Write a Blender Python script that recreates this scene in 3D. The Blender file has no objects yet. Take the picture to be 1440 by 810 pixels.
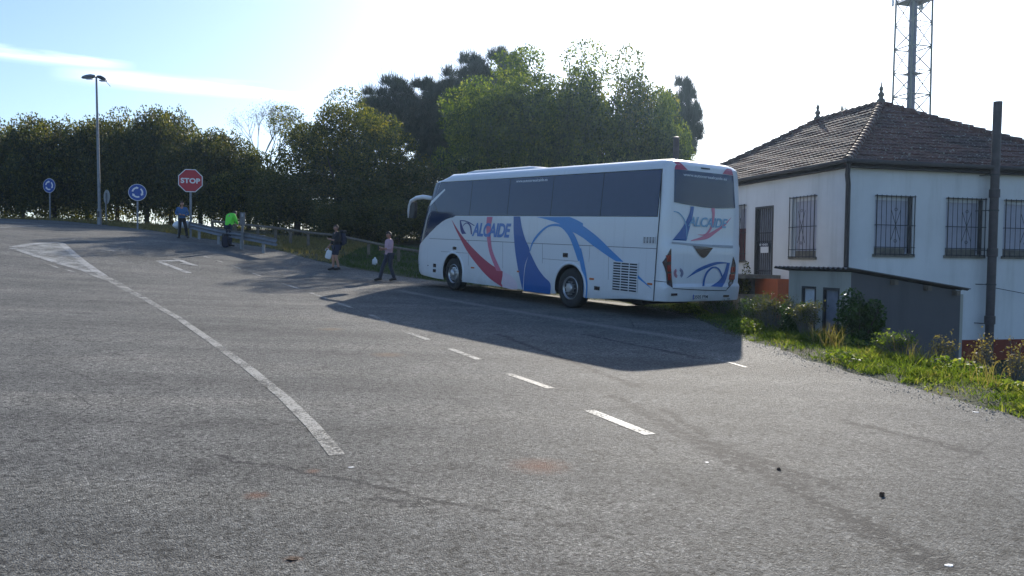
import bpy, bmesh, math, random
import numpy as np
from math import sin, cos, pi, radians, sqrt, atan2, tan
from mathutils import Vector, Matrix
from mathutils.geometry import delaunay_2d_cdt

random.seed(7)
scene = bpy.context.scene
COL = scene.collection

# ------------------------------------------------------------------ camera
F, CX, CY = 1130.0, 720.0, 405.0
PITCH, ROLL = math.atan(40 / F), 0.012
CAMZ = 1.6
camd = bpy.data.cameras.new('camera')
camd.lens = F / 1440 * 36
camd.clip_end = 3000
cam = bpy.data.objects.new('camera', camd)
COL.objects.link(cam)
CR = (Matrix.Rotation(pi / 2 - PITCH, 3, 'X') @ Matrix.Rotation(ROLL, 3, 'Z'))
cam.matrix_world = Matrix.Translation((0, 0, CAMZ)) @ CR.to_4x4()
scene.camera = cam
CAM = Vector((0, 0, CAMZ))


def ray(px, py):
    d = CR @ Vector(((px - CX) / F, -(py - CY) / F, -1))
    return d / d.y


def at(px, py, Y):
    return CAM + ray(px, py) * Y


# ------------------------------------------------------------------ terrain
K = [(-80, -.9), (-30, -.55), (0, -.06), (3, 0), (15.8, .36), (21.5, .58), (26.3, .86), (30, 1.25), (36.5, 2.1),
     (50, 3.2), (58, 3.72), (63, 3.8), (75, 3.2), (95, 1.2), (140, -2), (400, -12)]
_xs = [k[0] for k in K]
_ys = [k[1] for k in K]
_dl = [(_ys[i + 1] - _ys[i]) / (_xs[i + 1] - _xs[i]) for i in range(len(K) - 1)]
_m = [_dl[0]] + [(2 * _dl[i - 1] * _dl[i] / (_dl[i - 1] + _dl[i]) if _dl[i - 1] * _dl[i] > 0 else 0) for i in
                 range(1, len(K) - 1)] + [_dl[-1]]


def g(s):
    s = min(max(s, _xs[0]), _xs[-1])
    for i in range(len(K) - 1):
        if s <= _xs[i + 1]:
            break
    h = _xs[i + 1] - _xs[i]
    t = (s - _xs[i]) / h
    return ((2 * t ** 3 - 3 * t * t + 1) * _ys[i] + (t ** 3 - 2 * t * t + t) * h * _m[i] +
            (-2 * t ** 3 + 3 * t * t) * _ys[i + 1] + (t ** 3 - t * t) * h * _m[i + 1])


def road_z(x, y):
    return g(-.6 * x + .8 * y)


EDGE = [(9.5, -9), (7.4, 0), (6.2, 4), (5.5, 7.2), (5.31, 8.26), (5.0, 9.8), (4.95, 10.88), (4.55, 13), (4.38, 14.46),
        (4.3, 17), (4.36, 20.0), (3.2, 23), (0.0, 26.8), (-3.46, 30), (-6.21, 31.88), (-8.4, 33.6), (-10.4, 35.58),
        (-13, 37.4), (-15.6, 39.3), (-18.2, 42.0), (-20.4, 44.2), (-24, 46.8), (-30, 50.4), (-38, 53.5), (-60, 60)]


def edge_dist(x, y):
    """signed distance from the road edge, positive on the verge side"""
    best, sg = 1e9, 1
    for (ax, ay), (bx, by) in zip(EDGE, EDGE[1:]):
        dx, dy = bx - ax, by - ay
        t = max(0, min(1, ((x - ax) * dx + (y - ay) * dy) / (dx * dx + dy * dy)))
        ex, ey = x - ax - t * dx, y - ay - t * dy
        d = ex * ex + ey * ey
        if d < best:
            best = d
            sg = 1 if (dx * (y - ay) - dy * (x - ax)) < 0 else -1
    return sg * sqrt(best)


def sstep(a, b, v):
    t = max(0, min(1, (v - a) / (b - a)))
    return t * t * (3 - 2 * t)


YARD_Z = -0.9


def ground_z(x, y, d=None):
    if d is None:
        d = edge_dist(x, y)
    z = road_z(x, y)
    if d <= 0:
        return z - .06
    w = sstep(-1, 4, x + .0 * y) * sstep(60, 34, y)
    z0 = z + .06 * sstep(0, .8, d) * w
    fall = sstep(1.0, 3.6, d) * w * sstep(27.5, 21, y)
    z1 = z0 * (1 - fall) + YARD_Z * fall
    if w < 1:
        z1 = z1 - .05 * sstep(0, 1.5, d) * (1 - w)
    # the land falls away beyond the trees
    return z1 - 5.0 * sstep(14, 60, d)


def hit(px, py, h=road_z):
    d = ray(px, py)
    Y = 1.0
    while Y < 90:
        p = CAM + d * Y
        if p.z < h(p.x, p.y):
            return p
        Y += .02
    return p


# ------------------------------------------------------------------ object helpers
def tag(o, label=None, cat=None, group=None, kind=None):
    if label: o['label'] = label
    if cat: o['category'] = cat
    if group: o['group'] = group
    if kind: o['kind'] = kind
    return o


def thing(name, label, cat, loc=(0, 0, 0), rotz=0, group=None, matrix=None):
    o = bpy.data.objects.new(name, None)
    o.empty_display_size = .2
    COL.objects.link(o)
    if matrix is not None:
        o.matrix_world = matrix
    else:
        o.location = loc
        o.rotation_euler = (0, 0, rotz)
    return tag(o, label, cat, group)


class MB:
    def __init__(self):
        self.v, self.f, self.mi = [], [], []

    def add(self, vs, fs, m=0, M=None):
        b = len(self.v)
        for p in vs:
            p = Vector(p)
            self.v.append(tuple(M @ p) if M is not None else tuple(p))
        for q in fs:
            self.f.append(tuple(i + b for i in q))
            self.mi.append(m)
        return self

    def box(self, c, s, m=0, M=None, rz=0):
        x, y, z = s[0] / 2, s[1] / 2, s[2] / 2
        vs = [(a, b, d) for d in (-z, z) for (a, b) in ((-x, -y), (x, -y), (x, y), (-x, y))]
        cr, sr = cos(rz), sin(rz)
        vs = [(c[0] + a * cr - b * sr, c[1] + a * sr + b * cr, c[2] + d) for a, b, d in vs]
        return self.add(vs, [(3, 2, 1, 0), (4, 5, 6, 7), (0, 1, 5, 4), (1, 2, 6, 5), (2, 3, 7, 6), (3, 0, 4, 7)], m, M)

    def tube(self, pts, r, n=8, m=0, M=None, caps=True):
        pts = [Vector(p) for p in pts]
        if not hasattr(r, '__len__'): r = [r] * len(pts)
        vs, fs = [], []
        up = None
        for i, p in enumerate(pts):
            t = (pts[min(i + 1, len(pts) - 1)] - pts[max(i - 1, 0)]).normalized()
            if up is None:
                up = Vector((0, 0, 1)) if abs(t.z) < .9 else Vector((1, 0, 0))
            a = t.cross(up).normalized()
            up = a.cross(t).normalized()
            for k in range(n):
                w = 2 * pi * k / n
                vs.append(p + (a * cos(w) + up * sin(w)) * r[i])
        for i in range(len(pts) - 1):
            for k in range(n):
                k2 = (k + 1) % n
                fs.append((i * n + k, i * n + k2, (i + 1) * n + k2, (i + 1) * n + k))
        if caps:
            fs.append(tuple(range(n))[::-1])
            fs.append(tuple((len(pts) - 1) * n + k for k in range(n)))
        return self.add(vs, fs, m, M)

    def lathe(self, prof, n=16, m=0, M=None):
        """prof: list of (radius, z) round the z axis"""
        vs, fs = [], []
        for r, z in prof:
            for k in range(n):
                w = 2 * pi * k / n
                vs.append((r * cos(w), r * sin(w), z))
        for i in range(len(prof) - 1):
            for k in range(n):
                k2 = (k + 1) % n
                fs.append((i * n + k, i * n + k2, (i + 1) * n + k2, (i + 1) * n + k))
        fs.append(tuple(range(n))[::-1])
        fs.append(tuple((len(prof) - 1) * n + k for k in range(n)))
        return self.add(vs, fs, m, M)

    def prism(self, poly, z0, z1, m=0, M=None):
        n = len(poly)
        vs = [(x, y, z0) for x, y in poly] + [(x, y, z1) for x, y in poly]
        fs = [tuple(range(n))[::-1], tuple(range(n, 2 * n))]
        for i in range(n):
            j = (i + 1) % n
            fs.append((i, j, n + j, n + i))
        return self.add(vs, fs, m, M)

    def build(self, name, mats, parent=None, smooth=False, bevel=0):
        me = bpy.data.meshes.new(name)
        me.from_pydata(self.v, [], self.f)
        if not isinstance(mats, (list, tuple)): mats = [mats]
        for mt in mats: me.materials.append(mt)
        if len(mats) > 1: me.polygons.foreach_set('material_index', self.mi)
        bm = bmesh.new()
        bm.from_mesh(me)
        bmesh.ops.recalc_face_normals(bm, faces=bm.faces)
        bm.to_mesh(me)
        bm.free()
        me.update()
        o = bpy.data.objects.new(name, me)
        COL.objects.link(o)
        if parent: o.parent = parent
        if smooth:
            me.polygons.foreach_set('use_smooth', [True] * len(me.polygons))
            if smooth != 'all':
                me.set_sharp_from_angle(angle=radians(40))
        if bevel:
            b = o.modifiers.new('bevel', 'BEVEL')
            b.width = bevel
            b.segments = 2
            b.limit_method = 'ANGLE'
        return o


def mesh_obj(name, me, parent=None, loc=None):
    o = bpy.data.objects.new(name, me)
    COL.objects.link(o)
    if parent: o.parent = parent
    if loc is not None: o.location = loc
    return o


def quads_mesh(name, V, mat, nper=4):
    """numpy verts (n, nper, 3): separate polygons"""
    n = len(V)
    me = bpy.data.meshes.new(name)
    me.vertices.add(n * nper)
    me.vertices.foreach_set('co', V.reshape(-1).astype(np.float32))
    me.loops.add(n * nper)
    me.loops.foreach_set('vertex_index', np.arange(n * nper, dtype=np.int32))
    me.polygons.add(n)
    me.polygons.foreach_set('loop_start', np.arange(0, n * nper, nper, dtype=np.int32))
    try:
        me.polygons.foreach_set('loop_total', np.full(n, nper, dtype=np.int32))
    except Exception:
        pass
    me.materials.append(mat)
    me.update()
    me.validate()
    return me


def copy_tree(o, parent=None):
    c = o.copy()
    COL.objects.link(c)
    if parent: c.parent = parent
    for ch in list(o.children):
        copy_tree(ch, c)
    return c


# ------------------------------------------------------------------ materials
def new_mat(name):
    m = bpy.data.materials.new(name)
    m.use_nodes = True
    nt = m.node_tree
    return m, nt, nt.nodes['Principled BSDF']


def N(nt, t, **kw):
    n = nt.nodes.new(t)
    for k, v in kw.items():
        if k == 'inp':
            for a, b in v.items(): n.inputs[a].default_value = b
        else:
            setattr(n, k, v)
    return n


def L(nt, a, b): nt.links.new(a, b)


def ramp(nt, src, stops):
    r = N(nt, 'ShaderNodeValToRGB')
    e = r.color_ramp.elements
    while len(e) > 1: e.remove(e[-1])
    for i, (p, c) in enumerate(stops):
        if not hasattr(c, '__len__'): c = (c, c, c)
        el = e[0] if i == 0 else e.new(p)
        el.position = p
        el.color = (*c[:3], 1)
    L(nt, src, r.inputs[0])
    return r


def noise(nt, vec, scale, detail=4, rough=.6):
    n = N(nt, 'ShaderNodeTexNoise', inp={'Scale': scale, 'Detail': detail, 'Roughness': rough})
    L(nt, vec, n.inputs['Vector'])
    return n


def mixc(nt, fac, a, b, mode='MIX'):
    m = N(nt, 'ShaderNodeMix', data_type='RGBA', blend_type=mode)
    for sock, val in ((m.inputs['Factor'], fac), (m.inputs['A'], a), (m.inputs['B'], b)):
        if hasattr(val, 'default_value'):
            L(nt, val, sock)
        elif hasattr(val, '__len__'):
            sock.default_value = (*val[:3], 1)
        else:
            sock.default_value = val
    return m.outputs['Result']


def mth(nt, op, a, b=None, c=None):
    m = N(nt, 'ShaderNodeMath', operation=op)
    for i, val in enumerate((a, b, c)):
        if val is None: continue
        if hasattr(val, 'default_value'):
            L(nt, val, m.inputs[i])
        else:
            m.inputs[i].default_value = val
    return m.outputs[0]


def plain(name, col, rough=.5, metal=0, var=.12, vscale=6, coat=0, bump=0, bscale=30, spec=.5):
    """a paint / metal / cloth with slight mottling"""
    m, nt, b = new_mat(name)
    tc = N(nt, 'ShaderNodeTexCoord')
    n = noise(nt, tc.outputs['Object'], vscale, 5)
    c = ramp(nt, n.outputs['Fac'], [(.25, [x * (1 - var) for x in col]), (.75, [min(1, x * (1 + var)) for x in col])])
    L(nt, c.outputs[0], b.inputs['Base Color'])
    b.inputs['Roughness'].default_value = rough
    b.inputs['Metallic'].default_value = metal
    b.inputs['Coat Weight'].default_value = coat
    b.inputs['Specular IOR Level'].default_value = spec
    if bump:
        n2 = noise(nt, tc.outputs['Object'], bscale, 4)
        bp = N(nt, 'ShaderNodeBump', inp={'Strength': bump, 'Distance': .02})
        L(nt, n2.outputs['Fac'], bp.inputs['Height'])
        L(nt, bp.outputs[0], b.inputs['Normal'])
    return m


def leaf_mat(name, cols, trans=.35, rough=.55, ns=5.5):
    m, nt, b = new_mat(name)
    geo = N(nt, 'ShaderNodeNewGeometry')
    tc = N(nt, 'ShaderNodeTexCoord')
    nz = noise(nt, tc.outputs['Object'], ns, 3)
    f = mth(nt, 'ADD', mth(nt, 'MULTIPLY', geo.outputs['Random Per Island'], .5), mth(nt, 'MULTIPLY', mth(nt, 'SUBTRACT', nz.outputs['Fac'], .33), 1.35))  # random tone per leaf; clump noise imitates sunlit and shaded clusters
    k = len(cols)
    r = ramp(nt, f, [(.1 + .8 * i / (k - 1), c) for i, c in enumerate(cols)])
    L(nt, r.outputs[0], b.inputs['Base Color'])
    b.inputs['Roughness'].default_value = rough
    b.inputs['Specular IOR Level'].default_value = .35
    tr = N(nt, 'ShaderNodeBsdfTranslucent')
    tcol = mixc(nt, 1.0, r.outputs[0], (1.5, 1.5, .55), 'MULTIPLY')
    L(nt, tcol, tr.inputs['Color'])
    mx = N(nt, 'ShaderNodeMixShader', inp={0: trans})
    L(nt, b.outputs[0], mx.inputs[1])
    L(nt, tr.outputs[0], mx.inputs[2])
    L(nt, mx.outputs[0], nt.nodes['Material Output'].inputs[0])
    return m


def asphalt_mat():
    m, nt, b = new_mat('asphalt')
    tc = N(nt, 'ShaderNodeTexCoord')
    P = tc.outputs['Object']
    vo = N(nt, 'ShaderNodeTexVoronoi', inp={'Scale': 95.0})
    L(nt, P, vo.inputs['Vector'])
    vo2 = N(nt, 'ShaderNodeTexVoronoi', inp={'Scale': 46.0})
    L(nt, P, vo2.inputs['Vector'])
    sep = N(nt, 'ShaderNodeSeparateColor')
    L(nt, vo.outputs['Color'], sep.inputs[0])
    sep2 = N(nt, 'ShaderNodeSeparateColor')
    L(nt, vo2.outputs['Color'], sep2.inputs[0])
    big = noise(nt, P, .33, 5, .55)
    mid = noise(nt, P, 2.6, 5, .65)
    fine = noise(nt, P, 34, 6, .8)
    c = ramp(nt, sep.outputs[0], [(0, .075), (.5, .145), (.8, .21), (.93, .32), (1, .55)])
    c = mixc(nt, .4, c.outputs[0], ramp(nt, sep2.outputs[1], [(0, .075), (.6, .16), (.92, .26), (1, .42)]).outputs[0])
    c = mixc(nt, 1, c, ramp(nt, big.outputs['Fac'], [(.3, (.78, .785, .73)), (.55, (1.06, 1.045, .97)), (.75, (1.30, 1.26, 1.15))]).outputs[0], 'MULTIPLY')
    c = mixc(nt, 1, c, ramp(nt, mid.outputs['Fac'], [(.3, .78), (.5, 1), (.72, 1.18)]).outputs[0], 'MULTIPLY')
    c = mixc(nt, 1, c, ramp(nt, fine.outputs['Fac'], [(.37, .08), (.48, .90), (.68, 1.3)]).outputs[0], 'MULTIPLY')
    mpr = N(nt, 'ShaderNodeMapping')
    mpr.inputs['Rotation'].default_value = (0, 0, radians(-50))
    mpr.inputs['Scale'].default_value = (.10, .95, 1)
    L(nt, P, mpr.inputs[0])
    track = noise(nt, mpr.outputs[0], 1.0, 4, .55)
    c = mixc(nt, 1, c, ramp(nt, track.outputs['Fac'], [(.32, (.74, .74, .74)), (.5, (1, 1, 1)), (.68, (1.24, 1.22, 1.18))]).outputs[0], 'MULTIPLY')
    crk = N(nt, 'ShaderNodeTexVoronoi', feature='DISTANCE_TO_EDGE', inp={'Scale': .42})
    wob = mixc(nt, .06, P, mid.outputs['Color'], 'ADD')
    L(nt, wob, crk.inputs['Vector'])
    ck = mth(nt, 'MULTIPLY', ramp(nt, crk.outputs['Distance'], [(0, 1), (.006, 0)]).outputs[0], ramp(nt, big.outputs['Fac'], [(.5, 0), (.6, .8)]).outputs[0])
    c = mixc(nt, ck, c, (.03, .03, .03))
    pit = noise(nt, P, 15, 4, .7)
    c = mixc(nt, 1, c, ramp(nt, pit.outputs['Fac'], [(.36, .32), (.45, .96), (.66, 1.14)]).outputs[0], 'MULTIPLY')
    sx = N(nt, 'ShaderNodeSeparateXYZ')
    L(nt, P, sx.inputs[0])

    def band(p0, p1, w, wob=.35):
        dx, dy = p1[0] - p0[0], p1[1] - p0[1]
        ln = sqrt(dx * dx + dy * dy)
        nx, ny = -dy / ln, dx / ln
        a = mth(nt, 'ADD', mth(nt, 'MULTIPLY', mth(nt, 'SUBTRACT', sx.outputs[0], p0[0]), nx),
                mth(nt, 'MULTIPLY', mth(nt, 'SUBTRACT', sx.outputs[1], p0[1]), ny))
        a = mth(nt, 'ADD', a, mth(nt, 'MULTIPLY', mth(nt, 'SUBTRACT', mid.outputs['Fac'], .5), wob))
        a = mth(nt, 'ABSOLUTE', a)
        t = mth(nt, 'ADD', mth(nt, 'MULTIPLY', mth(nt, 'SUBTRACT', sx.outputs[0], p0[0]), dx / ln),
                mth(nt, 'MULTIPLY', mth(nt, 'SUBTRACT', sx.outputs[1], p0[1]), dy / ln))
        inside = mth(nt, 'MULTIPLY', mth(nt, 'GREATER_THAN', t, 0), mth(nt, 'LESS_THAN', t, ln))
        k = mth(nt, 'SUBTRACT', 1, mth(nt, 'DIVIDE', a, w))
        k = mth(nt, 'MAXIMUM', k, 0)
        return mth(nt, 'MULTIPLY', k, inside)

    def spot(p, r):
        dx = mth(nt, 'SUBTRACT', sx.outputs[0], p[0])
        dy = mth(nt, 'SUBTRACT', sx.outputs[1], p[1])
        d = mth(nt, 'SQRT', mth(nt, 'ADD', mth(nt, 'MULTIPLY', dx, dx), mth(nt, 'MULTIPLY', dy, dy)))
        d = mth(nt, 'ADD', d, mth(nt, 'MULTIPLY', mth(nt, 'SUBTRACT', fine.outputs['Fac'], .5), r * 1.6))
        k = mth(nt, 'MAXIMUM', mth(nt, 'SUBTRACT', 1, mth(nt, 'DIVIDE', d, r)), 0)
        return k

    # worn, broken-up streaks where the surfacing is open
    for (a, bb, w) in [((1000, 620), (1330, 803), .17), ((860, 555), (1060, 665), .13), ((700, 470), (900, 545), .10), ((1040, 640), (1190, 690), .10),
                       ((930, 575), (1010, 625), .08), ((1180, 590), (1380, 640), .12), ((820, 470), (990, 505), .10), ((520, 700), (600, 712), .09), ((300, 640), (700, 720), .05)]:
        p0, p1 = hit(*a), hit(*bb)
        k = mth(nt, 'MULTIPLY', band(p0, p1, w), ramp(nt, pit.outputs['Fac'], [(.48, 1), (.58, .1)]).outputs[0])
        c = mixc(nt, mth(nt, 'MINIMUM', mth(nt, 'MULTIPLY', k, 1.6), .9), c, (.03, .03, .032))
    for (a, bb, w) in [((560, 408), (985, 480), .28)]:
        p0, p1 = hit(*a), hit(*bb)
        k = mth(nt, 'MULTIPLY', band(p0, p1, w, .2), ramp(nt, fine.outputs['Fac'], [(.4, 0), (.6, 1)]).outputs[0])
        c = mixc(nt, mth(nt, 'MINIMUM', mth(nt, 'MULTIPLY', k, 1.4), .75), c, (.34, .33, .30))
    for (p, r, col) in [((758, 655), .28, (.20, .085, .045)), ((360, 697), .10, (.20, .08, .04)), ((545, 499), .3, (.2, .13, .08)),
                        ((465, 463), .3, (.2, .14, .09)), ((412, 787), .06, (.22, .11, .06)), ((440, 663), .07, (.2, .09, .05)), ((285, 662), .16, (.03, .03, .03))]:
        k = spot(hit(*p), r)
        c = mixc(nt, mth(nt, 'MULTIPLY', k, .8), c, col)
    L(nt, c, b.inputs['Base Color'])
    b.inputs['Roughness'].default_value = .78
    b.inputs['Specular IOR Level'].default_value = .26
    hsum = mth(nt, 'ADD', mth(nt, 'MULTIPLY', vo.outputs['Distance'], -.6), mth(nt, 'MULTIPLY', fine.outputs['Fac'], 1.0))
    bp = N(nt, 'ShaderNodeBump', inp={'Strength': 1.0, 'Distance': .02})
    L(nt, hsum, bp.inputs['Height'])
    L(nt, bp.outputs[0], b.inputs['Normal'])
    return m


def paint_mat(name, wear, col=(.5, .5, .47)):
    m, nt, b = new_mat(name)
    tc = N(nt, 'ShaderNodeTexCoord')
    P = tc.outputs['Object']
    n1 = noise(nt, P, 30, 6, .8)
    n2 = noise(nt, P, 1.6, 3)
    k = mth(nt, 'ADD', n1.outputs['Fac'], mth(nt, 'MULTIPLY', mth(nt, 'SUBTRACT', n2.outputs['Fac'], .5), .5))
    a = ramp(nt, k, [(max(0, wear - .1), 0), (min(1, wear + .08), 1)])
    b.inputs['Base Color'].default_value = (*col, 1)
    b.inputs['Roughness'].default_value = .65
    bp = N(nt, 'ShaderNodeBump', inp={'Strength': .5, 'Distance': .01})
    L(nt, n1.outputs['Fac'], bp.inputs['Height'])
    L(nt, bp.outputs[0], b.inputs['Normal'])
    tr = N(nt, 'ShaderNodeBsdfTransparent')
    mx = N(nt, 'ShaderNodeMixShader')
    L(nt, a.outputs[0], mx.inputs[0])
    L(nt, tr.outputs[0], mx.inputs[1])
    L(nt, b.outputs[0], mx.inputs[2])
    L(nt, mx.outputs[0], nt.nodes['Material Output'].inputs[0])
    return m


def ground_mat():
    m, nt, b = new_mat('verge_soil')
    tc = N(nt, 'ShaderNodeTexCoord')
    P = tc.outputs['Object']
    n1 = noise(nt, P, .8, 6)
    n2 = noise(nt, P, 14, 5, .7)
    c = ramp(nt, n1.outputs['Fac'], [(.3, (.035, .05, .018)), (.5, (.06, .07, .025)), (.7, (.11, .09, .05))])
    c = mixc(nt, 1, c.outputs[0], ramp(nt, n2.outputs['Fac'], [(.3, .5), (.7, 1.3)]).outputs[0], 'MULTIPLY')
    L(nt, c, b.inputs['Base Color'])
    b.inputs['Roughness'].default_value = .95
    bp = N(nt, 'ShaderNodeBump', inp={'Strength': 1, 'Distance': .06})
    L(nt, n2.outputs['Fac'], bp.inputs['Height'])
    L(nt, bp.outputs[0], b.inputs['Normal'])
    return m


def stucco_mat(name, col, stain=(.42, .42, .38), amt=.35):
    m, nt, b = new_mat(name)
    tc = N(nt, 'ShaderNodeTexCoord')
    P = tc.outputs['Object']
    mp = N(nt, 'ShaderNodeMapping')
    mp.inputs['Scale'].default_value = (2.2, 2.2, .25)
    L(nt, P, mp.inputs[0])
    streak = noise(nt, mp.outputs[0], 1.2, 5, .65)
    big = noise(nt, P, .5, 4)
    fine = noise(nt, P, 40, 4)
    k = mth(nt, 'MULTIPLY', ramp(nt, streak.outputs['Fac'], [(.5, 0), (.75, 1)]).outputs[0], amt)
    c = mixc(nt, k, col, stain)
    c = mixc(nt, 1, c, ramp(nt, big.outputs['Fac'], [(.3, .88), (.7, 1.08)]).outputs[0], 'MULTIPLY')
    L(nt, c, b.inputs['Base Color'])
    b.inputs['Roughness'].default_value = .9
    bp = N(nt, 'ShaderNodeBump', inp={'Strength': .25, 'Distance': .01})
    L(nt, fine.outputs['Fac'], bp.inputs['Height'])
    L(nt, bp.outputs[0], b.inputs['Normal'])
    return m


def tile_mat():
    m, nt, b = new_mat('roof_tile')
    tc = N(nt, 'ShaderNodeTexCoord')
    P = tc.outputs['Object']
    n1 = noise(nt, P, 3.2, 6, .7)
    n2 = noise(nt, P, 13, 5, .7)
    n3 = noise(nt, P, .7, 3)
    c = ramp(nt, n1.outputs['Fac'], [(.3, (.07, .034, .028)), (.5, (.12, .056, .045)), (.68, (.18, .09, .07))])
    c = mixc(nt, ramp(nt, n3.outputs['Fac'], [(.45, 0), (.62, .7)]).outputs[0], c.outputs[0], (.04, .032, .034))
    c = mixc(nt, ramp(nt, n2.outputs['Fac'], [(.585, 0), (.64, .9)]).outputs[0], c, (.40, .38, .33))
    L(nt, c, b.inputs['Base Color'])
    b.inputs['Roughness'].default_value = .78
    return m


M = {}
M['asphalt'] = asphalt_mat()
M['paint_worn'] = paint_mat('worn_road_paint', .485, (.33, .32, .285))
M['paint_bright'] = paint_mat('road_paint', .46, (.50, .50, .46))
M['paint_faint'] = paint_mat('faint_road_paint', .47, (.30, .30, .275))
M['paint_mid'] = paint_mat('rubbed_road_paint', .45, (.38, .375, .35))
M['soil'] = ground_mat()
M['bus_white'] = plain('bus_white_paint', (.68, .70, .72), .28, coat=.5, var=.03, vscale=1.5)
M['bus_grey'] = plain('bus_grey_trim', (.35, .36, .38), .4)
def dirty_white(name, col):
    m, nt, b = new_mat(name)
    tc = N(nt, 'ShaderNodeTexCoord')
    P = tc.outputs['Object']
    sx = N(nt, 'ShaderNodeSeparateXYZ')
    L(nt, P, sx.inputs[0])
    n1 = noise(nt, P, 2.2, 6, .7)
    mp = N(nt, 'ShaderNodeMapping')
    mp.inputs['Scale'].default_value = (6, 6, .5)
    L(nt, P, mp.inputs[0])
    n2 = noise(nt, mp.outputs[0], 1.5, 5, .6)
    # splashed road dust low on the panels and faint drip streaks
    lowm = ramp(nt, sx.outputs[2], [(.30, 1), (1.25, 0)])
    k = mth(nt, 'MULTIPLY', lowm.outputs[0], ramp(nt, n1.outputs['Fac'], [(.35, .15), (.7, .75)]).outputs[0])
    c = mixc(nt, mth(nt, 'MULTIPLY', k, .55), col, (.33, .30, .26))
    c = mixc(nt, mth(nt, 'MULTIPLY', ramp(nt, n2.outputs['Fac'], [(.55, 0), (.8, 1)]).outputs[0], .25), c, (.42, .41, .39))
    L(nt, c, b.inputs['Base Color'])
    b.inputs['Roughness'].default_value = .28
    b.inputs['Coat Weight'].default_value = .5
    return m


M['bus_white'] = dirty_white('bus_white_paint', (.68, .70, .72))
M['glass'] = plain('tinted_glass', (.018, .036, .088), .04, spec=.6, var=.05, bump=.012, bscale=1.6)
M['band'] = plain('black_window_band', (.012, .013, .018), .12)
M['black'] = plain('black_plastic', (.02, .02, .022), .5)
M['gap'] = plain('panel_gap_black', (.02, .022, .03), .7)
M['rubber'] = plain('tyre_rubber', (.022, .022, .023), .85, bump=.2)
M['alloy'] = plain('wheel_alloy', (.5, .5, .5), .35, metal=.8)
M['blue'] = plain('vinyl_blue', (.006, .10, .34), .3, coat=.3, var=.05)
M['blue_light'] = plain('vinyl_light_blue', (.03, .235, .56), .3, coat=.3, var=.05)
M['blue_logo'] = plain('vinyl_logo_blue', (.07, .2, .5), .3, coat=.3, var=.05)
M['blue_navy'] = plain('vinyl_navy', (.025, .04, .2), .3, coat=.3, var=.05)
M['teal_logo'] = plain('vinyl_pale_blue', (.14, .34, .52), .3, coat=.3, var=.05)
M['red'] = plain('vinyl_red', (.42, .04, .09), .3, coat=.3, var=.05)
M['pink'] = plain('vinyl_pink', (.6, .16, .26), .3, coat=.3, var=.05)
M['pink_pale'] = plain('vinyl_pale_pink', (.70, .58, .64), .3, coat=.3, var=.05)
M['letter'] = plain('letter_white', (.75, .76, .78), .4, var=.03)
M['letter_grey'] = plain('letter_grey', (.06, .07, .1), .4, var=.03)
M['lamp_red'] = plain('tail_lamp_red', (.26, .012, .012), .12, coat=.6)
M['lamp_dark'] = plain('tail_lamp_housing', (.05, .03, .035), .15, coat=.6)
M['orange'] = plain('reflector_orange', (.5, .12, .02), .3)
M['plate'] = plain('number_plate_white', (.6, .6, .58), .4)
M['mirror'] = plain('mirror_glass', (.4, .42, .45), .05, metal=1)
M['galv'] = plain('galvanised_steel', (.22, .23, .25), .5, metal=.4, var=.25)
M['steel_dark'] = plain('dark_painted_steel', (.045, .04, .042), .5, var=.25)
M['pipe'] = plain('weathered_brown_pipe', (.075, .06, .06), .6, var=.3)
M['gutter'] = plain('gutter_brown', (.06, .05, .05), .85, var=.2)
M['tower'] = plain('tower_steel', (.13, .15, .14), .6)
M['tower_dark'] = plain('tower_dark_steel', (.10, .11, .16), .5, metal=.2)
M['iron'] = plain('wrought_iron_black', (.02, .02, .025), .5)
M['sign_back'] = plain('sign_grey', (.3, .31, .32), .5, metal=.5)
M['sign_blue'] = plain('sign_blue', (.015, .07, .34), .4, var=.06)
M['sign_red'] = plain('sign_red', (.45, .012, .028), .4, var=.06)
M['sign_white'] = plain('sign_white', (.75, .75, .75), .4, var=.04)
M['stucco'] = stucco_mat('white_stucco', (.69, .69, .685), (.42, .42, .39), .4)
M['stucco_red'] = stucco_mat('red_base_paint', (.24, .055, .03), (.08, .04, .03), .5)
M['stucco_orange'] = stucco_mat('orange_base_paint', (.46, .12, .05), (.15, .07, .04), .4)
M['shed_shaded'] = stucco_mat('shaded_grey_render', (.115, .108, .112), (.07, .07, .07), .5)  # shed's front and back faces: shade put into the render colour
M['shed_lit_pale'] = stucco_mat('lit_pale_render', (.42, .41, .36), (.2, .2, .17), .5)  # left face coloured as if lit; the pillar is itself pale
M['stone'] = plain('mossy_stone', (.17, .155, .13), .9, var=.5, vscale=5, bump=.8, bscale=14)
M['shutter'] = plain('pale_shutter', (.40, .40, .47), .5, var=.08)
M['door_white'] = plain('white_door_paint', (.6, .62, .66), .5)
M['door_grey'] = plain('dull_grey_door', (.22, .23, .27), .6, var=.2)
M['fibre'] = plain('fibre_cement_sheet', (.11, .10, .10), .85, var=.35, vscale=4)
M['tile'] = tile_mat()
M['brownred'] = plain('brown_red_board', (.12, .03, .035), .6)
M['leaf_oak'] = leaf_mat('oak_leaf', [(.014, .034, .014), (.042, .076, .019), (.13, .18, .035), (.34, .36, .075)], .5)  # dark and bright ends stand for shaded and sunlit leaves
M['leaf_autumn'] = leaf_mat('autumn_leaf', [(.014, .026, .011), (.042, .06, .015), (.13, .14, .025), (.34, .28, .05)], .48)  # yellow end also brightened to stand for sunlit leaves
M['leaf_flare_tint'] = leaf_mat('flare_tinted_leaf', [(.016, .036, .014), (.044, .078, .019), (.12, .155, .033), (.32, .26, .07)], .5)  # green leaves; the brown bright end paints in lens flare
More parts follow.
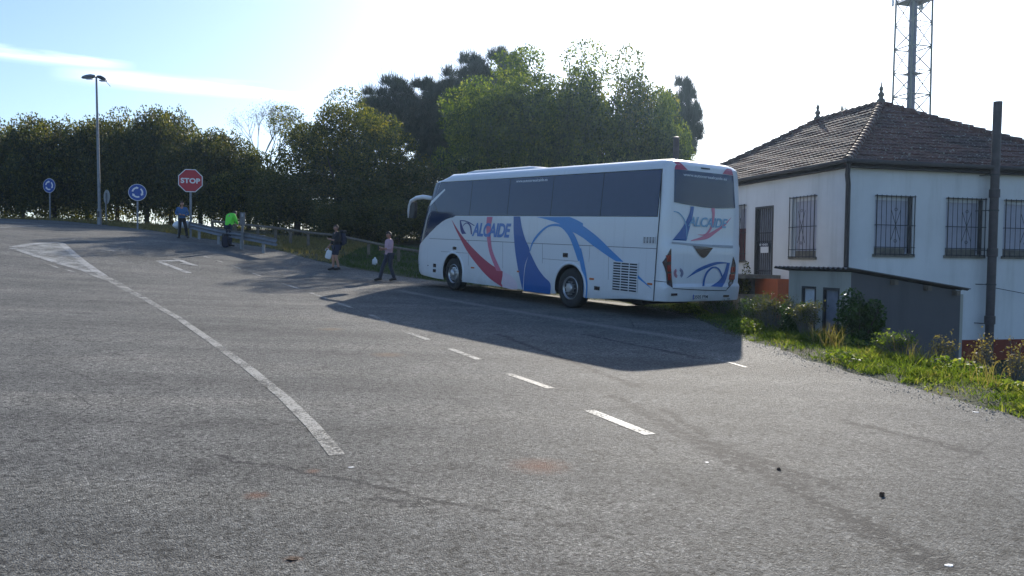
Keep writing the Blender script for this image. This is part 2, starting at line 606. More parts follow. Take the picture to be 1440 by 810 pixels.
M['leaf_hedge'] = leaf_mat('hedge_leaf', [(.022, .032, .013), (.046, .060, .019), (.10, .105, .03), (.24, .20, .06)], .44)
M['leaf_bush'] = leaf_mat('bush_leaf', [(.02, .04, .012), (.035, .07, .016), (.06, .11, .02)], .35, .35)
M['needle'] = leaf_mat('pine_needle', [(.02, .036, .032), (.032, .055, .046), (.05, .075, .06)], .2)  # needles lightened and blued to imitate glare over the pines
M['twig'] = leaf_mat('grey_twig_leaf', [(.09, .09, .09), (.12, .115, .105), (.15, .14, .12)], .15)
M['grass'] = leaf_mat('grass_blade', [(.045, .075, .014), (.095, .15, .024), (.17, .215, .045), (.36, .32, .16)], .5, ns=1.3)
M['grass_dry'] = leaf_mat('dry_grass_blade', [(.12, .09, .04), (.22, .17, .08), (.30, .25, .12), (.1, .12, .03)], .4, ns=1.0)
M['grass_shade'] = leaf_mat('shaded_grass_blade', [(.03, .06, .012), (.05, .09, .016), (.08, .12, .02)], .4, ns=1.0)  # darker copy of the grass, shade put into the blade colour
M['bark'] = plain('bark', (.06, .048, .038), .9, var=.4, vscale=8, bump=.6)
M['bark_grey'] = plain('grey_bark', (.16, .15, .135), .9, var=.3)
M['grit'] = plain('pale_grit', (.24, .23, .21), .9, var=.4, vscale=20)
M['wood'] = plain('weathered_wood', (.16, .13, .10), .85, var=.3, vscale=9)
M['concrete'] = plain('concrete', (.17, .17, .17), .9, var=.25, vscale=9)
M['skin'] = plain('skin', (.42, .22, .15), .5, var=.05)
M['eye'] = plain('eye_dark', (.02, .015, .012), .2)
M['hair_brown'] = plain('brown_hair', (.06, .03, .018), .6)
M['hair_dark'] = plain('dark_hair', (.025, .016, .012), .6)
M['cloth_blue'] = plain('blue_jacket_cloth', (.04, .12, .27), .8, var=.2, vscale=12)
M['cloth_navy'] = plain('navy_cloth', (.02, .024, .05), .85, var=.2)
M['cloth_black'] = plain('black_cloth', (.018, .017, .02), .85, var=.2)
M['cloth_pink'] = plain('pink_shirt_cloth', (.52, .34, .40), .8, var=.1)
M['cloth_grey'] = plain('grey_blue_trouser_cloth', (.035, .04, .06), .85, var=.2)
M['hivis'] = plain('high_visibility_cloth', (.14, .78, .06), .7, var=.1)
M['hivis'].node_tree.nodes['Principled BSDF'].inputs['Base Color'].default_value = (.14, .78, .06, 1)
M['leather'] = plain('dark_shoe', (.03, .022, .018), .5)
M['bag_white'] = plain('white_plastic_bag', (.75, .75, .76), .5, bump=.8, bscale=12)
M['clod'] = plain('brown_clod', (.10, .06, .035), .9, var=.4, vscale=40)
M['litter'] = plain('white_paper', (.75, .75, .73), .7)

# ------------------------------------------------------------------ ground sheet
def axis(lo, hi, near_lo, near_hi, fine, coarse):
    a = []
    v = lo
    while v < hi:
        a.append(v)
        if near_lo <= v < near_hi:
            v += fine
        else:
            dd = (near_lo - v) if v < near_lo else (v - near_hi)
            step = max(fine, min(coarse, dd * .35 + fine))
            if v < near_lo and v + step > near_lo: step = max(1e-3, near_lo - v)
            v += step
    a.append(hi)
    return a


gx = axis(-400, 400, -34, 26, .8, 40)
gy = axis(-60, 900, -4, 62, .8, 60)
vs, fs = [], []
for y in gy:
    for x in gx:
        vs.append((x, y, ground_z(x, y)))
nx = len(gx)
for j in range(len(gy) - 1):
    for i in range(nx - 1):
        fs.append((j * nx + i, j * nx + i + 1, (j + 1) * nx + i + 1, (j + 1) * nx + i))
me = bpy.data.meshes.new('ground')
me.from_pydata(vs, [], fs)
me.materials.append(M['soil'])
me.polygons.foreach_set('use_smooth', [True] * len(me.polygons))
tag(mesh_obj('ground', me), kind='structure')

# road sheet: the edge with a ragged line, triangulated
bd = []
for (a, b2) in zip(EDGE, EDGE[1:]):
    ln = math.dist(a, b2)
    n = max(1, int(ln / .22))
    for i in range(n):
        t = i / n
        x, y = a[0] + (b2[0] - a[0]) * t, a[1] + (b2[1] - a[1]) * t
        j = .07 if y < 25 else .04
        k = .12 * sin(x * 2.1 + y * 1.7) * (1 if y < 24 else .2)
        bd.append((x + random.uniform(-j, j) + k, y + random.uniform(-j, j)))
bd += [(-60, 60), (-85, 45), (-85, -12), (9.5, -12)]
pts = [Vector(p) for p in bd]
nb = len(pts)
for i in range(-80, 11):
    for j in range(-11, 60):
        x, y = i + .013, j + .017
        if edge_dist(x, y) < -.5 and x > -84: pts.append(Vector((x, y)))
r = delaunay_2d_cdt(pts, [(i, (i + 1) % nb) for i in range(nb)], [list(range(nb))], 1, 1e-5)
me = bpy.data.meshes.new('road')
me.from_pydata([(p.x, p.y, road_z(p.x, p.y)) for p in r[0]], [], r[2])
me.materials.append(M['asphalt'])
me.polygons.foreach_set('use_smooth', [True] * len(me.polygons))
bm = bmesh.new(); bm.from_mesh(me)
for f in bm.faces:
    if f.normal.z < 0: f.normal_flip()
bm.to_mesh(me); bm.free()
tag(mesh_obj('road', me), kind='structure')


# ------------------------------------------------------------------ road markings
def drape(mb, a, b, wa, wb, lift=.005):
    """a strip from a to b (world xy) with end widths, lying on the road"""
    a, b = Vector(a[:2]), Vector(b[:2])
    d = b - a
    n = max(1, int(d.length / .4))
    nn = Vector((-d.y, d.x)).normalized()
    vs, fs = [], []
    for i in range(n + 1):
        t = i / n
        c = a + d * t
        w = (wa + (wb - wa) * t) / 2
        for s in (-1, 1):
            q = c + nn * w * s
            vs.append((q.x, q.y, road_z(q.x, q.y) + lift))
    for i in range(n):
        fs.append((2 * i, 2 * i + 1, 2 * i + 3, 2 * i + 2))
    mb.add(vs, fs)


def strip_px(pa, pb, wa, wb=None, mat='paint_bright', lift=.005, name='road_marking'):
    mb = MB()
    for (p, q) in zip(pa, pa[1:]) if pb is None else [(pa, pb)]:
        drape(mb, hit(*p), hit(*q), wa, wa if wb is None else wb, lift)
    return tag(mb.build(name, M[mat]), kind='structure')


# long worn lane line ending in a splayed nose on the left
lp = [(474, 641), (440, 600), (400, 560), (352, 520), (300, 482), (250, 447), (205, 421), (160, 396), (126, 381)]
mb = MB()
hp = [hit(*p) for p in lp]
wd = [.125, .125, .125, .13, .13, .14, .17, .28, .45]
vs, fs = [], []
for i, p in enumerate(hp):
    t = (hp[min(i + 1, len(hp) - 1)] - hp[max(i - 1, 0)]).to_2d().normalized()
    nn = Vector((-t.y, t.x))
    for s in (-1, 1):
        q = p.to_2d() + nn * wd[i] / 2 * s
        vs.append((q.x, q.y, road_z(q.x, q.y) + .005))
# subdivide by lerp along the line
V2, F2 = [], []
for i in range(len(hp) - 1):
    for k in range(8 if i < len(hp) - 2 else 9):
        t = k / 8
        for s in (0, 1):
            a, b2 = Vector(vs[2 * i + s]), Vector(vs[2 * i + 2 + s])
            q = a.lerp(b2, t)
            V2.append((q.x, q.y, road_z(q.x, q.y) + .005))
for i in range(len(V2) // 2 - 1):
    F2.append((2 * i, 2 * i + 1, 2 * i + 3, 2 * i + 2))
mb.add(V2, F2)
mb.build('lane_line', M['paint_worn'])
tag(bpy.data.objects['lane_line'], kind='structure')
# the splayed nose: a slightly paler filled triangle with painted borders
mb = MB()
A, B, C_ = hit(12, 349), hit(84, 341), hit(130, 383)
nn = 14
vs, fs = [], []
for i in range(nn + 1):
    t = i / nn
    for k in range(5):
        u = k / 4
        q = A.lerp(C_, t).lerp(B.lerp(C_, t * .98), u)
        vs.append((q.x, q.y, road_z(q.x, q.y) + .004))
for i in range(nn):
    for k in range(4):
        fs.append((i * 5 + k, i * 5 + k + 1, i * 5 + k + 6, i * 5 + k + 5))
mb.add(vs, fs)
tag(mb.build('hatched_nose', M['paint_faint']), kind='structure')
strip_px([(16, 349), (60, 363), (128, 383)], None, .24, mat='paint_mid', lift=.009)
strip_px([(18, 348), (50, 343), (84, 341)], None, .35, mat='paint_mid', lift=.012)
strip_px([(84, 341), (104, 358), (145, 388)], None, .24, mat='paint_mid', lift=.0085)
# lane dashes
for a, b2, w, mt in [((829, 578), (914, 612), .12, 'paint_bright'), ((715, 526), (775, 547), .11, 'paint_worn'),
                    ((633, 491), (674, 506), .11, 'paint_faint'), ((571, 467), (602, 478), .11, 'paint_faint'),
                    ((521, 443), (546, 454), .11, 'paint_worn'), ((474, 426), (498, 434), .11, 'paint_worn'),
                    ((437, 412), (459, 420), .11, 'paint_faint'), ((398, 399), (420, 406), .13, 'paint_faint'),
                    ((355, 384), (366, 388), .1, 'paint_worn'), ((327, 374), (338, 378), .1, 'paint_worn'), ((303, 366), (313, 369), .1, 'paint_worn'),
                    ((286, 360), (295, 363), .12, 'paint_worn'), ((1004, 504), (1050, 517), .06, 'paint_faint'),
                    
                    ((69, 372), (82, 377), .1, 'paint_worn'), ((92, 379), (106, 383), .1, 'paint_worn'),
                    ((145, 352), (163, 353), .22, 'paint_worn'), ((92, 336), (106, 337), .22, 'paint_worn'),
                    ((0, 320), (62, 317), .35, 'paint_worn')]:
    strip_px(a, b2, w, mat=mt)
# turn arrow on the far lane
strip_px((222, 367), (266, 384), .2, mat='paint_mid')
strip_px((222, 367.5), (258, 366.5), .3, mat='paint_mid', lift=.009)
strip_px((246, 364), (275, 374), .2, mat='paint_mid', lift=.012)
strip_px((255, 371), (276, 373.5), .2, mat='paint_mid', lift=.015)


# ------------------------------------------------------------------ coach
YAW = radians(35.8)
bf = Vector((-sin(YAW), cos(YAW), .040)).normalized()
bl = Vector((-cos(YAW), -sin(YAW), 0))
bu = bf.cross(bl)
HW = 1.36
bo = Vector((1.47, 20.8, road_z(1.47, 20.8) + .012)) - bl * HW
BM = Matrix(((bf.x, bl.x, bu.x, bo.x), (bf.y, bl.y, bu.y, bo.y), (bf.z, bl.z, bu.z, bo.z), (0, 0, 0, 1)))
BMi = BM.inverted()
coach = thing('coach', 'white touring coach with blue and red swooshes parked by the verge', 'coach', matrix=BM)


def lerpk(keys, v):
    if v <= keys[0][0]: return keys[0][1]
    for (a, x), (b2, y) in zip(keys, keys[1:]):
        if v <= b2: return x + (y - x) * (v - a) / (b2 - a)
    return keys[-1][1]


HWK = [(.3, 1.345), (.42, 1.36), (2.35, 1.36), (3.45, 1.27), (3.56, 1.24), (3.64, 1.175), (3.69, 1.06), (3.72, .88)]
XRK = [(.3, -3.26), (.42, -3.38), (.78, -3.42), (.86, -3.36), (1.7, -3.36), (1.8, -3.33), (3.3, -3.27), (3.56, -3.24), (3.64, -3.16), (3.69, -3.04), (3.72, -2.8)]
XFK = [(.3, 8.22), (.5, 8.42), (.9, 8.50), (1.5, 8.40), (2.2, 8.12), (3.0, 7.76), (3.4, 7.60), (3.56, 7.46), (3.64, 7.3), (3.69, 7.1), (3.72, 6.8)]
CR_, KR, CF_, KF = .42, 4.6, .75, 3.0


def hw(z): return lerpk(HWK, z)


def xr(z): return lerpk(XRK, z)


def xf(z): return lerpk(XFK, z)


def side_pt(x, z, off=0.0, sgn=1):
    """point on the coach's side at length x, height z"""
    w = hw(z)
    a, b2 = xr(z) + CR_, xf(z) - CF_
    if x < a:
        u = min(1, (a - x) / CR_)
        y = w * max(0, 1 - u ** KR) ** (1 / KR)
    elif x > b2:
        u = min(1, (x - b2) / CF_)
        y = w * max(0, 1 - u ** KF) ** (1 / KF)
    else:
        y = w
    return Vector((x, sgn * (y + off), z))


def rear_pt(y, z, off=0.0):
    w = hw(z)
    u = min(.999, abs(y) / w)
    return Vector((xr(z) + CR_ - CR_ * (1 - u ** KR) ** (1 / KR) - off, y, z))


def front_pt(y, z, off=0.0):
    w = hw(z)
    u = min(.999, abs(y) / w)
    return Vector((xf(z) - CF_ + CF_ * (1 - u ** KF) ** (1 / KF) + off, y, z))


def skirt_z(x):
    return .31 + .12 * sstep(-.6, -2.6, x) + .06 * sstep(6.6, 8.0, x)


def slice_pts(z):
    P = []
    nr, nf, ns = 22, 22, 40
    for i in range(nr + 1):  # rear, from left (+y) to right
        ph = pi * i / nr
        y = hw(z) * math.copysign(abs(cos(ph)) ** (2 / KR), cos(ph))
        x = xr(z) + CR_ - CR_ * abs(sin(ph)) ** (2 / KR)
        P.append([x, y, z])
    a, b2 = xr(z) + CR_, xf(z) - CF_
    for i in range(1, ns): P.append([a + (b2 - a) * i / ns, -hw(z), z])
    for i in range(nf + 1):
        ph = pi * i / nf
        y = -hw(z) * math.copysign(abs(cos(ph)) ** (2 / KF), cos(ph))
        x = xf(z) - CF_ + CF_ * abs(sin(ph)) ** (2 / KF)
        P.append([x, y, z])
    for i in range(1, ns): P.append([b2 - (b2 - a) * i / ns, hw(z), z])
    return P


zs = [.3, .36, .42, .5, .6, .7, .78, .82, .86, 1.0, 1.2, 1.5, 1.7, 1.8, 2.0, 2.2, 2.35, 2.6, 2.9, 3.2, 3.35, 3.45, 3.52, 3.56, 3.6, 3.64, 3.665, 3.69, 3.705, 3.72]
mb = MB()
vs, fs = [], []
for k, z in enumerate(zs):
    P = slice_pts(z)
    for p in P:
        zz = max(p[2], skirt_z(p[0]) + .01 * k)
        if zz > 3.4: zz = 3.4 + (zz - 3.4) * (1 - .48 * sstep(6.3, 6.8, p[0]))
        vs.append((p[0], p[1], zz))
n = len(P)
for k in range(len(zs) - 1):
    for i in range(n):
        j = (i + 1) % n
        fs.append((k * n + i, k * n + j, (k + 1) * n + j, (k + 1) * n + i))
fs.append(tuple(range(n))[::-1])
fs.append(tuple((len(zs) - 1) * n + i for i in range(n)))
mb.add(vs, fs)
body = mb.build('body', [M['bus_white'], M['black']], coach)
AX = [(0.0, .52), (5.77, .56)]
# wheel wells cut by boolean
for ax, az in AX:
    cmb = MB()
    Mx = Matrix.Translation((ax, 0, az)) @ Matrix.Rotation(pi / 2, 4, 'X')
    cmb.lathe([(.60, -2), (.60, 2)], 40, 0, Mx)
    cut = cmb.build('cutter', M['black'])
    cut.matrix_world = BM
    md = body.modifiers.new('b', 'BOOLEAN')
    md.operation = 'DIFFERENCE'
    md.object = cut
    md.solver = 'EXACT'
    bpy.context.view_layer.update()
    dg = bpy.context.evaluated_depsgraph_get()
    nm = bpy.data.meshes.new_from_object(body.evaluated_get(dg))
    body.modifiers.clear()
    body.data = nm
    bpy.data.objects.remove(cut)
nm = body.data
if len(nm.materials) < 2: nm.materials.append(M['black'])
for p in nm.polygons:
    c = p.center
    p.material_index = 0
    if abs(p.normal.y) < .6 and c.z < 1.3:
        for ax, az in AX:
            if math.hypot(c.x - ax, c.z - az) < .605: p.material_index = 1
    if p.normal.z < -.8 and c.z < .5: p.material_index = 1
nm.polygons.foreach_set('use_smooth', [True] * len(nm.polygons))
nm.set_sharp_from_angle(angle=radians(35))


def to_side(px, py):
    o = BMi @ CAM
    d = BMi.to_3x3() @ ray(px, py)
    # start from the flat side, refine for the tumblehome
    y = HW
    for _ in range(4):
        t = (y - o.y) / d.y
        p = o + d * t
        y = hw(p.z)
    return (p.x, p.z)


def to_rear(px, py):
    o = BMi @ CAM
    d = BMi.to_3x3() @ ray(px, py)
    x = -3.33
    for _ in range(6):
        t = (x - o.x) / d.x
        p = o + d * t
        x = rear_pt(max(-.97 * hw(p.z), min(.97 * hw(p.z), p.y)), p.z).x
    return (p.y, p.z)


def z1(pts, ox=560, oy=200, s=260 / 916): return [(ox + x * s, oy + y * s) for x, y in pts]


def z2(pts): return z1(pts, 800, 200, 260 / 842)


def zr(pts): return z1(pts, 925, 280, 120 / 648)


def smooth_curve(pts, n=6):
    """Catmull-Rom through points"""
    out = []
    P = [Vector(p) for p in pts]
    P = [P[0] * 2 - P[1]] + P + [P[-1] * 2 - P[-2]]
    for i in range(1, len(P) - 2):
        a, b2, c, d = P[i - 1], P[i], P[i + 1], P[i + 2]
        for k in range(n):
            t = k / n
            out.append(.5 * ((2 * b2) + (c - a) * t + (2 * a - 5 * b2 + 4 * c - d) * t * t + (3 * b2 - a - 3 * c + d) * t ** 3))
    out.append(P[-2])
    return [tuple(p) for p in out]


def decal_fill(loop, fn, grid=.13):
    """fill a closed 2-D loop with triangles and map through fn(u, v) -> 3-D"""
    pts = [Vector(p) for p in loop]
    n = len(pts)
    us = [p.x for p in pts]
    ws = [p.y for p in pts]
    u = min(us) + grid / 2
    extra = []
    while u < max(us):
        w = min(ws) + grid / 2
        while w < max(ws):
            extra.append(Vector((u, w)))
            w += grid
        u += grid
    r = delaunay_2d_cdt(pts + extra, [(i, (i + 1) % n) for i in range(n)], [list(range(n))], 1, 1e-6)
    return [fn(p.x, p.y) for p in r[0]], r[2]


def decal(name, a, b2, mat, kind='side', off=.004, conv=z1, closed=False, parent=None):
    """edge polylines a and b2 (zoomed photo coordinates), joined into one vinyl patch"""
    A = smooth_curve(conv(a)) if len(a) > 2 else conv(a)
    if b2 is not None:
        B = smooth_curve(conv(b2)) if len(b2) > 2 else conv(b2)
        loop = A + B[::-1]
    else:
        loop = conv(a)
    loc = [to_side(*p) for p in loop] if kind == 'side' else [to_rear(*p) for p in loop]
    fn = (lambda x, z: side_pt(x, z, off)) if kind == 'side' else (lambda y, z: rear_pt(y, z, off + .006))
    v, f = decal_fill(loc, fn, .13 if kind == 'side' else .06)
    mb = MB().add(v, f)
    return mb.build(name, mat, parent or coach)


# window band wrapping side and windscreen
low = [to_side(*p) for p in [(640, 305.2), (632, 306.5), (624, 310), (614, 318), (604, 328), (596, 337), (589, 345)]]
low = sorted(low)


def band_bottom(x):
    if x <= low[0][0]: return 2.36
    return lerpk(low, x)


def front_joint(z): return xf(z) - CF_


def front_ang(ph, z, off=0.0):
    """point on the rounded front, ph = 0 at the left joint, pi at the right"""
    y = (hw(z) + off) * math.copysign(abs(cos(ph)) ** (2 / KF), cos(ph))
    return Vector((front_joint(z) + (CF_ + off) * abs(sin(ph)) ** (2 / KF), y, z))


def solve_bottom(xfun, floor=1.3):
    z = 2.3
    for _ in range(40): z = max(floor, band_bottom(xfun(z)))
    return z


low.append((low[-1][0] + .28, 1.32))


def side_cols(xa, xb, n, off, ztop=3.455, zin=0.0, sgn=1):
    """xa, xb: functions of z giving the two upright edges"""
    cols = []
    for i in range(n + 1):
        t = i / n
        xfun = lambda z: xa(z) + (xb(z) - xa(z)) * t
        zb = solve_bottom(xfun) + zin
        col = []
        for k in range(9):
            z = zb + (ztop - zin - zb) * k / 8
            col.append(side_pt(xfun(z), z, off, sgn))
        cols.append(col)
    return cols


def cols_mesh(cols):
    vs = [p for c in cols for p in c]
    m = len(cols[0])
    fs = []
    for i in range(len(cols) - 1):
        for k in range(m - 1):
            fs.append((i * m + k, (i + 1) * m + k, (i + 1) * m + k + 1, i * m + k + 1))
    return MB().add(vs, fs)


xe = to_side(926.5, 290)[0]
print('xe', xe)
fix = lambda v: (lambda z: v)
for sgn in (1, -1):
    cols_mesh(side_cols(fix(xe), front_joint, 70, .002, sgn=sgn)).build('window_band', M['band'], coach, smooth='all')
cols = []
for i in range(41):
    ph = pi * i / 40
    zb = solve_bottom(lambda z: front_ang(ph, z).x)
    cols.append([front_ang(ph, zb + (3.44 - zb) * k / 12, .005) for k in range(13)])
cols_mesh(cols).build('windscreen', M['glass'], coach, smooth='all')
cuts_px = [846, 776, 715, 662]
cx = [xe + .01] + [to_side(p, 285)[0] for p in cuts_px]
edges = [fix(v) for v in cx] + [front_joint]
for sgn in (1, -1):
    for a, b2 in zip(edges, edges[1:]):
        cols_mesh(side_cols(lambda z: a(z) + .012, lambda z: b2(z) - .012, 16, .005, 3.44, .015, sgn)).build('side_window', M['glass'], coach, smooth='all')
# driver's window pillar flash
decal('window_pillar', [(240, 562), (443, 374)], [(262, 588), (449, 386)], M['bus_white'], conv=lambda p: z1(p, 560, 210, 140 / 945), off=.009)
decal('quarter_light_bar', [(318, 470), (372, 600)], [(330, 470), (380, 600)], M['band'], conv=lambda p: z1(p, 560, 210, 140 / 945), off=.008)

# livery
decal('red_swoosh', [(265, 385), (285, 432), (310, 482), (345, 545), (400, 618), (455, 676), (516, 718)],
      [(266, 385), (300, 440), (330, 480), (372, 527), (425, 578), (472, 614), (518, 640)], M['red'])
decal('pink_arc', [(440, 370), (437, 425), (442, 490), (455, 555), (487, 637)], [(468, 370), (460, 425), (460, 490), (472, 550), (512, 640)], M['pink'], off=.0065)
decal('pale_fade', [(518, 641), (560, 662), (590, 700)], [(517, 718), (560, 728), (592, 729)], M['pink_pale'])
decal('blue_wedge', [(572, 368), (572, 440), (580, 540), (596, 640), (615, 731)], [(605, 368), (613, 420), (630, 480), (652, 540), (628, 610), (617, 731)], M['blue'])
decal('blue_fan', [(652, 545), (634, 600), (625, 660), (621, 737)], [(653, 545), (690, 620), (722, 665), (754, 700), (754, 753)], M['blue'], off=.0045)
decal('blue_arch', [(652, 540), (662, 500), (690, 455), (738, 414), (790, 404), (840, 424), (872, 455), (900, 520), (912, 580)],
      [(655, 540), (668, 503), (700, 460), (742, 422), (785, 416), (815, 428), (848, 470), (872, 530), (892, 590)], M['blue_light'], off=.0072)
decal('blue_arch', [(56, 480), (72, 555), (85, 640), (82, 712)], [(40, 505), (58, 580), (68, 650), (66, 704)], M['blue_light'], off=.0078, conv=z2)
decal('blue_band', [(850, 370), (885, 385), (916, 402)], [(685, 371), (740, 384), (800, 405), (860, 440), (916, 474)], M['blue_light'])
decal('blue_band', [(0, 352), (60, 378), (130, 430), (190, 488), (250, 545), (310, 600), (376, 665)], [(0, 402), (50, 425), (110, 470), (180, 520), (235, 556), (300, 608), (376, 667)], M['blue_light'], conv=z2, off=.0062)
zl = lambda p: z1(p, 630, 290, 110 / 1440)
decal('logo_wedge', [(220, 258), (222, 360), (235, 450), (258, 512)], [(238, 260), (258, 340), (295, 440), (340, 508)], M['blue_navy'], conv=zl)
decal('logo_arc', [(230, 255), (310, 262), (400, 295), (495, 355)], [(232, 272), (310, 280), (390, 312), (480, 362)], M['blue_navy'], conv=zl, off=.0055)
decal('logo_arc', [(272, 372), (300, 325), (345, 300), (395, 318), (432, 380), (446, 520)], [(278, 372), (308, 338), (345, 318), (378, 335), (408, 390), (424, 515)], M['blue_navy'], conv=zl, off=.0068)


def text_mesh(s, shear=0.0, spacing=1.0, bold=0.0):
    cu = bpy.data.curves.new('txt', 'FONT')
    cu.body = s
    cu.size = 1
    cu.shear = shear
    cu.space_character = spacing
    cu.offset = bold
    cu.align_x = 'LEFT'
    o = bpy.data.objects.new('txt', cu)
    COL.objects.link(o)
    bpy.context.view_layer.update()
    dg = bpy.context.evaluated_depsgraph_get()
    me = bpy.data.meshes.new_from_object(o.evaluated_get(dg))
    v = [tuple(p.co) for p in me.vertices]
    f = [tuple(p.vertices) for p in me.polygons]
    bpy.data.objects.remove(o)
    xs = [p[0] for p in v]
    ys = [p[1] for p in v]
    x0, x1, y0, y1 = min(xs), max(xs), min(ys), max(ys)
    return [((p[0] - x0) / (x1 - x0), (p[1] - y0) / (y1 - y0)) for p in v], f


def lettering(name, s, box, fn, mat, parent, **kw):
    """letters filling box = (u0, v0, u1, v1) mapped by fn(u, v) to 3-D"""
    v, f = text_mesh(s, **kw)
    u0, w0, u1, w1 = box
    return MB().add([fn(u0 + a * (u1 - u0), w0 + b2 * (w1 - w0)) for a, b2 in v], f).build(name, mat, parent)


# side lettering reads from front (left) to rear (right): x decreases
a = to_side(*z1([(365, 466)])[0]); b2 = to_side(*z1([(562, 402)])[0])
lettering('operator_name', 'ALCAIDE', (a[0], a[1], b2[0], b2[1]), lambda u, w: side_pt(u, w, .009), M['blue_logo'], coach, shear=.3, bold=.035, spacing=.92)
a = to_side(*z1([(585, 200)])[0]); b2 = to_side(*z1([(742, 178)])[0])
lettering('web_address', 'www.autocaresalcaide.es', (a[0], a[1], b2[0], b2[1]), lambda u, w: side_pt(u, w, .008), M['letter'], coach, bold=.012)

# panel joints on the side
def side_line(px_pts, w=.012, conv=z1, vertical=False, off=.0025, mb=None):
    P = [to_side(*p) for p in conv(px_pts)]
    vs, fs = [], []
    for i, (x, z) in enumerate(P):
        d = (w / 2, 0) if vertical else (0, w / 2)
        vs += [side_pt(x - d[0], z - d[1], off), side_pt(x + d[0], z + d[1], off)]
    for i in range(len(P) - 1): fs.append((2 * i, 2 * i + 1, 2 * i + 3, 2 * i + 2))
    mb.add(vs, fs)


mb = MB()
side_line([(155, 477), (400, 488), (650, 500), (916, 511)], mb=mb)
side_line([(0, 467), (200, 476), (398, 485)], conv=z2, mb=mb)
side_line([(212, 541), (345, 550)], w=.008, mb=mb)
side_line([(715, 577), (890, 590)], w=.008, mb=mb)
side_line([(100, 605), (150, 611)], w=.03, mb=mb)
for xx, y0, y1 in [(348, 485, 700), (518, 493, 720), (715, 503, 600)]:
    side_line([(xx, y0), (xx, (y0 + y1) / 2), (xx - .5, y1)], w=.010, vertical=True, mb=mb)
for xx, y0, y1 in [(96, 470, 545), (182, 478, 718)]:
    side_line([(xx, y0), (xx - 2, (y0 + y1) / 2), (xx - 5, y1)], w=.008, vertical=True, conv=z2, mb=mb)
mb.build('panel_joint', M['gap'], coach)
# joint between side and rear cap
mb = MB()
side_line([(428, 75), (424, 150), (419, 240), (413, 335), (404, 450), (395, 580), (386, 722)], w=.026, vertical=True, conv=z2, off=.009, mb=mb)
mb.build('cap_joint', M['gap'], coach)


def side_box(name, p0, p1, mat, conv=z1, t=.012, inset=0):
    a, b2 = [to_side(*p) for p in conv([p0, p1])]
    x0, x1 = sorted((a[0], b2[0]))
    za, zb = sorted((a[1], b2[1]))
    yy = side_pt((x0 + x1) / 2, (za + zb) / 2).y
    return MB().box(((x0 + x1) / 2, yy + t / 2 - .002, (za + zb) / 2), (x1 - x0, t, zb - za)).build(name, mat, coach, bevel=.003)


for p0, p1 in [((271, 517), (288, 533)), ((817, 548), (840, 571)), ((174, 601), (187, 620)), ((173, 628), (186, 645))]:
    side_box('service_flap', p0, p1, M['band'])
side_box('service_flap', (116, 655), (140, 675), M['band'], z2)
for p0, p1 in [((361, 617), (377, 626)), ((589, 636), (600, 645))]:
    side_box('side_marker', p0, p1, M['orange'])
for p0, p1 in [((94, 617), (114, 628)), ((358, 640), (380, 651))]:
    side_box('side_marker', p0, p1, M['orange'], z2)


def side_grille(p0, p1, nslat, ncol):
    a, b2 = [to_side(*p) for p in z2([p0, p1])]
    x0, x1 = sorted((a[0], b2[0]))
    za, zb = sorted((a[1], b2[1]))
    y = side_pt((x0 + x1) / 2, (za + zb) / 2).y
    gr = MB().box(((x0 + x1) / 2, y + .003, (za + zb) / 2), (x1 - x0, .008, zb - za)).build('air_grille', M['gap'], coach)
    s = MB()
    for i in range(nslat + 1):
        z = za + (zb - za) * i / nslat
        s.box(((x0 + x1) / 2, y + .012, z), (x1 - x0 + .02, .016, (zb - za) / nslat * .40))
    for i in range(ncol + 1):
        s.box((x0 + (x1 - x0) * i / ncol, y + .016, (za + zb) / 2), (.018, .014, zb - za + .02))
    s.build('grille_slats', M['bus_white'], gr)


side_grille((204, 544), (310, 686), 11, 3)
side_grille((341, 431), (393, 461), 5, 4)

# wheel-arch lips and wheels
for sgn in (1, -1):
    for ax, az in AX:
        mb = MB()
        n = 28
        vs, fs = [], []
        for i in range(n + 1):
            w = radians(-18) + (pi + radians(36)) * i / n
            for (rr, oy) in ((.605, -.03), (.605, .022), (.655, .022), (.672, .0)):
                x, z = ax + rr * cos(w), az + rr * sin(w)
                vs.append((x, sgn * (hw(max(.31, z)) + oy), z))
        for i in range(n):
            for k in range(3):
                fs.append((i * 4 + k, i * 4 + k + 1, i * 4 + k + 5, i * 4 + k + 4))
        mb.add(vs, fs)
        mb.build('wheel_arch', M['bus_white'], coach, smooth='all')

for sgn in (1, -1):
    for ax, az in AX:
        R0 = .51
        az = R0 if ax == 0 else .53
        Mx = Matrix.Translation((ax, sgn * (HW - .02), az)) @ Matrix.Rotation(-sgn * pi / 2, 4, 'X')
        # lathe axis z points outwards
        tyre = MB()
        prof = [(.30, -.30), (.46, -.30), (R0 - .02, -.275), (R0, -.24), (R0, -.06), (R0 - .02, -.02), (.46, 0), (.36, .005), (.305, -.015), (.295, -.04)]
        tyre.lathe(prof, 40, 0, Mx)
        wt = tyre.build('wheel', M['rubber'], coach, smooth=True)
        rim = MB()
        rim.lathe([(.30, -.06), (.305, -.012), (.29, .0), (.275, -.03), (.25, -.05), (.20, -.035 if ax else -.07), (.13, -.02 if ax else -.05), (.125, .035 if ax else .03), (.10, .055), (.02, .06)], 32, 0, Mx)
        for k in range(10):
            w = 2 * pi * k / 10
            p = Vector((.165 * cos(w), .165 * sin(w), -.02))
            rim.lathe([(.016, -.03), (.016, .03), (.006, .045)], 8, 0, Mx @ Matrix.Translation(p))
        for k in range(10):
            w = 2 * pi * (k + .5) / 10
            rim.lathe([(.024, -.06), (.024, -.036)], 10, 1, Mx @ Matrix.Translation((.228 * cos(w), .228 * sin(w), .0)))
        rim.build('rim', [M['alloy'], M['gap']], wt, smooth=True)
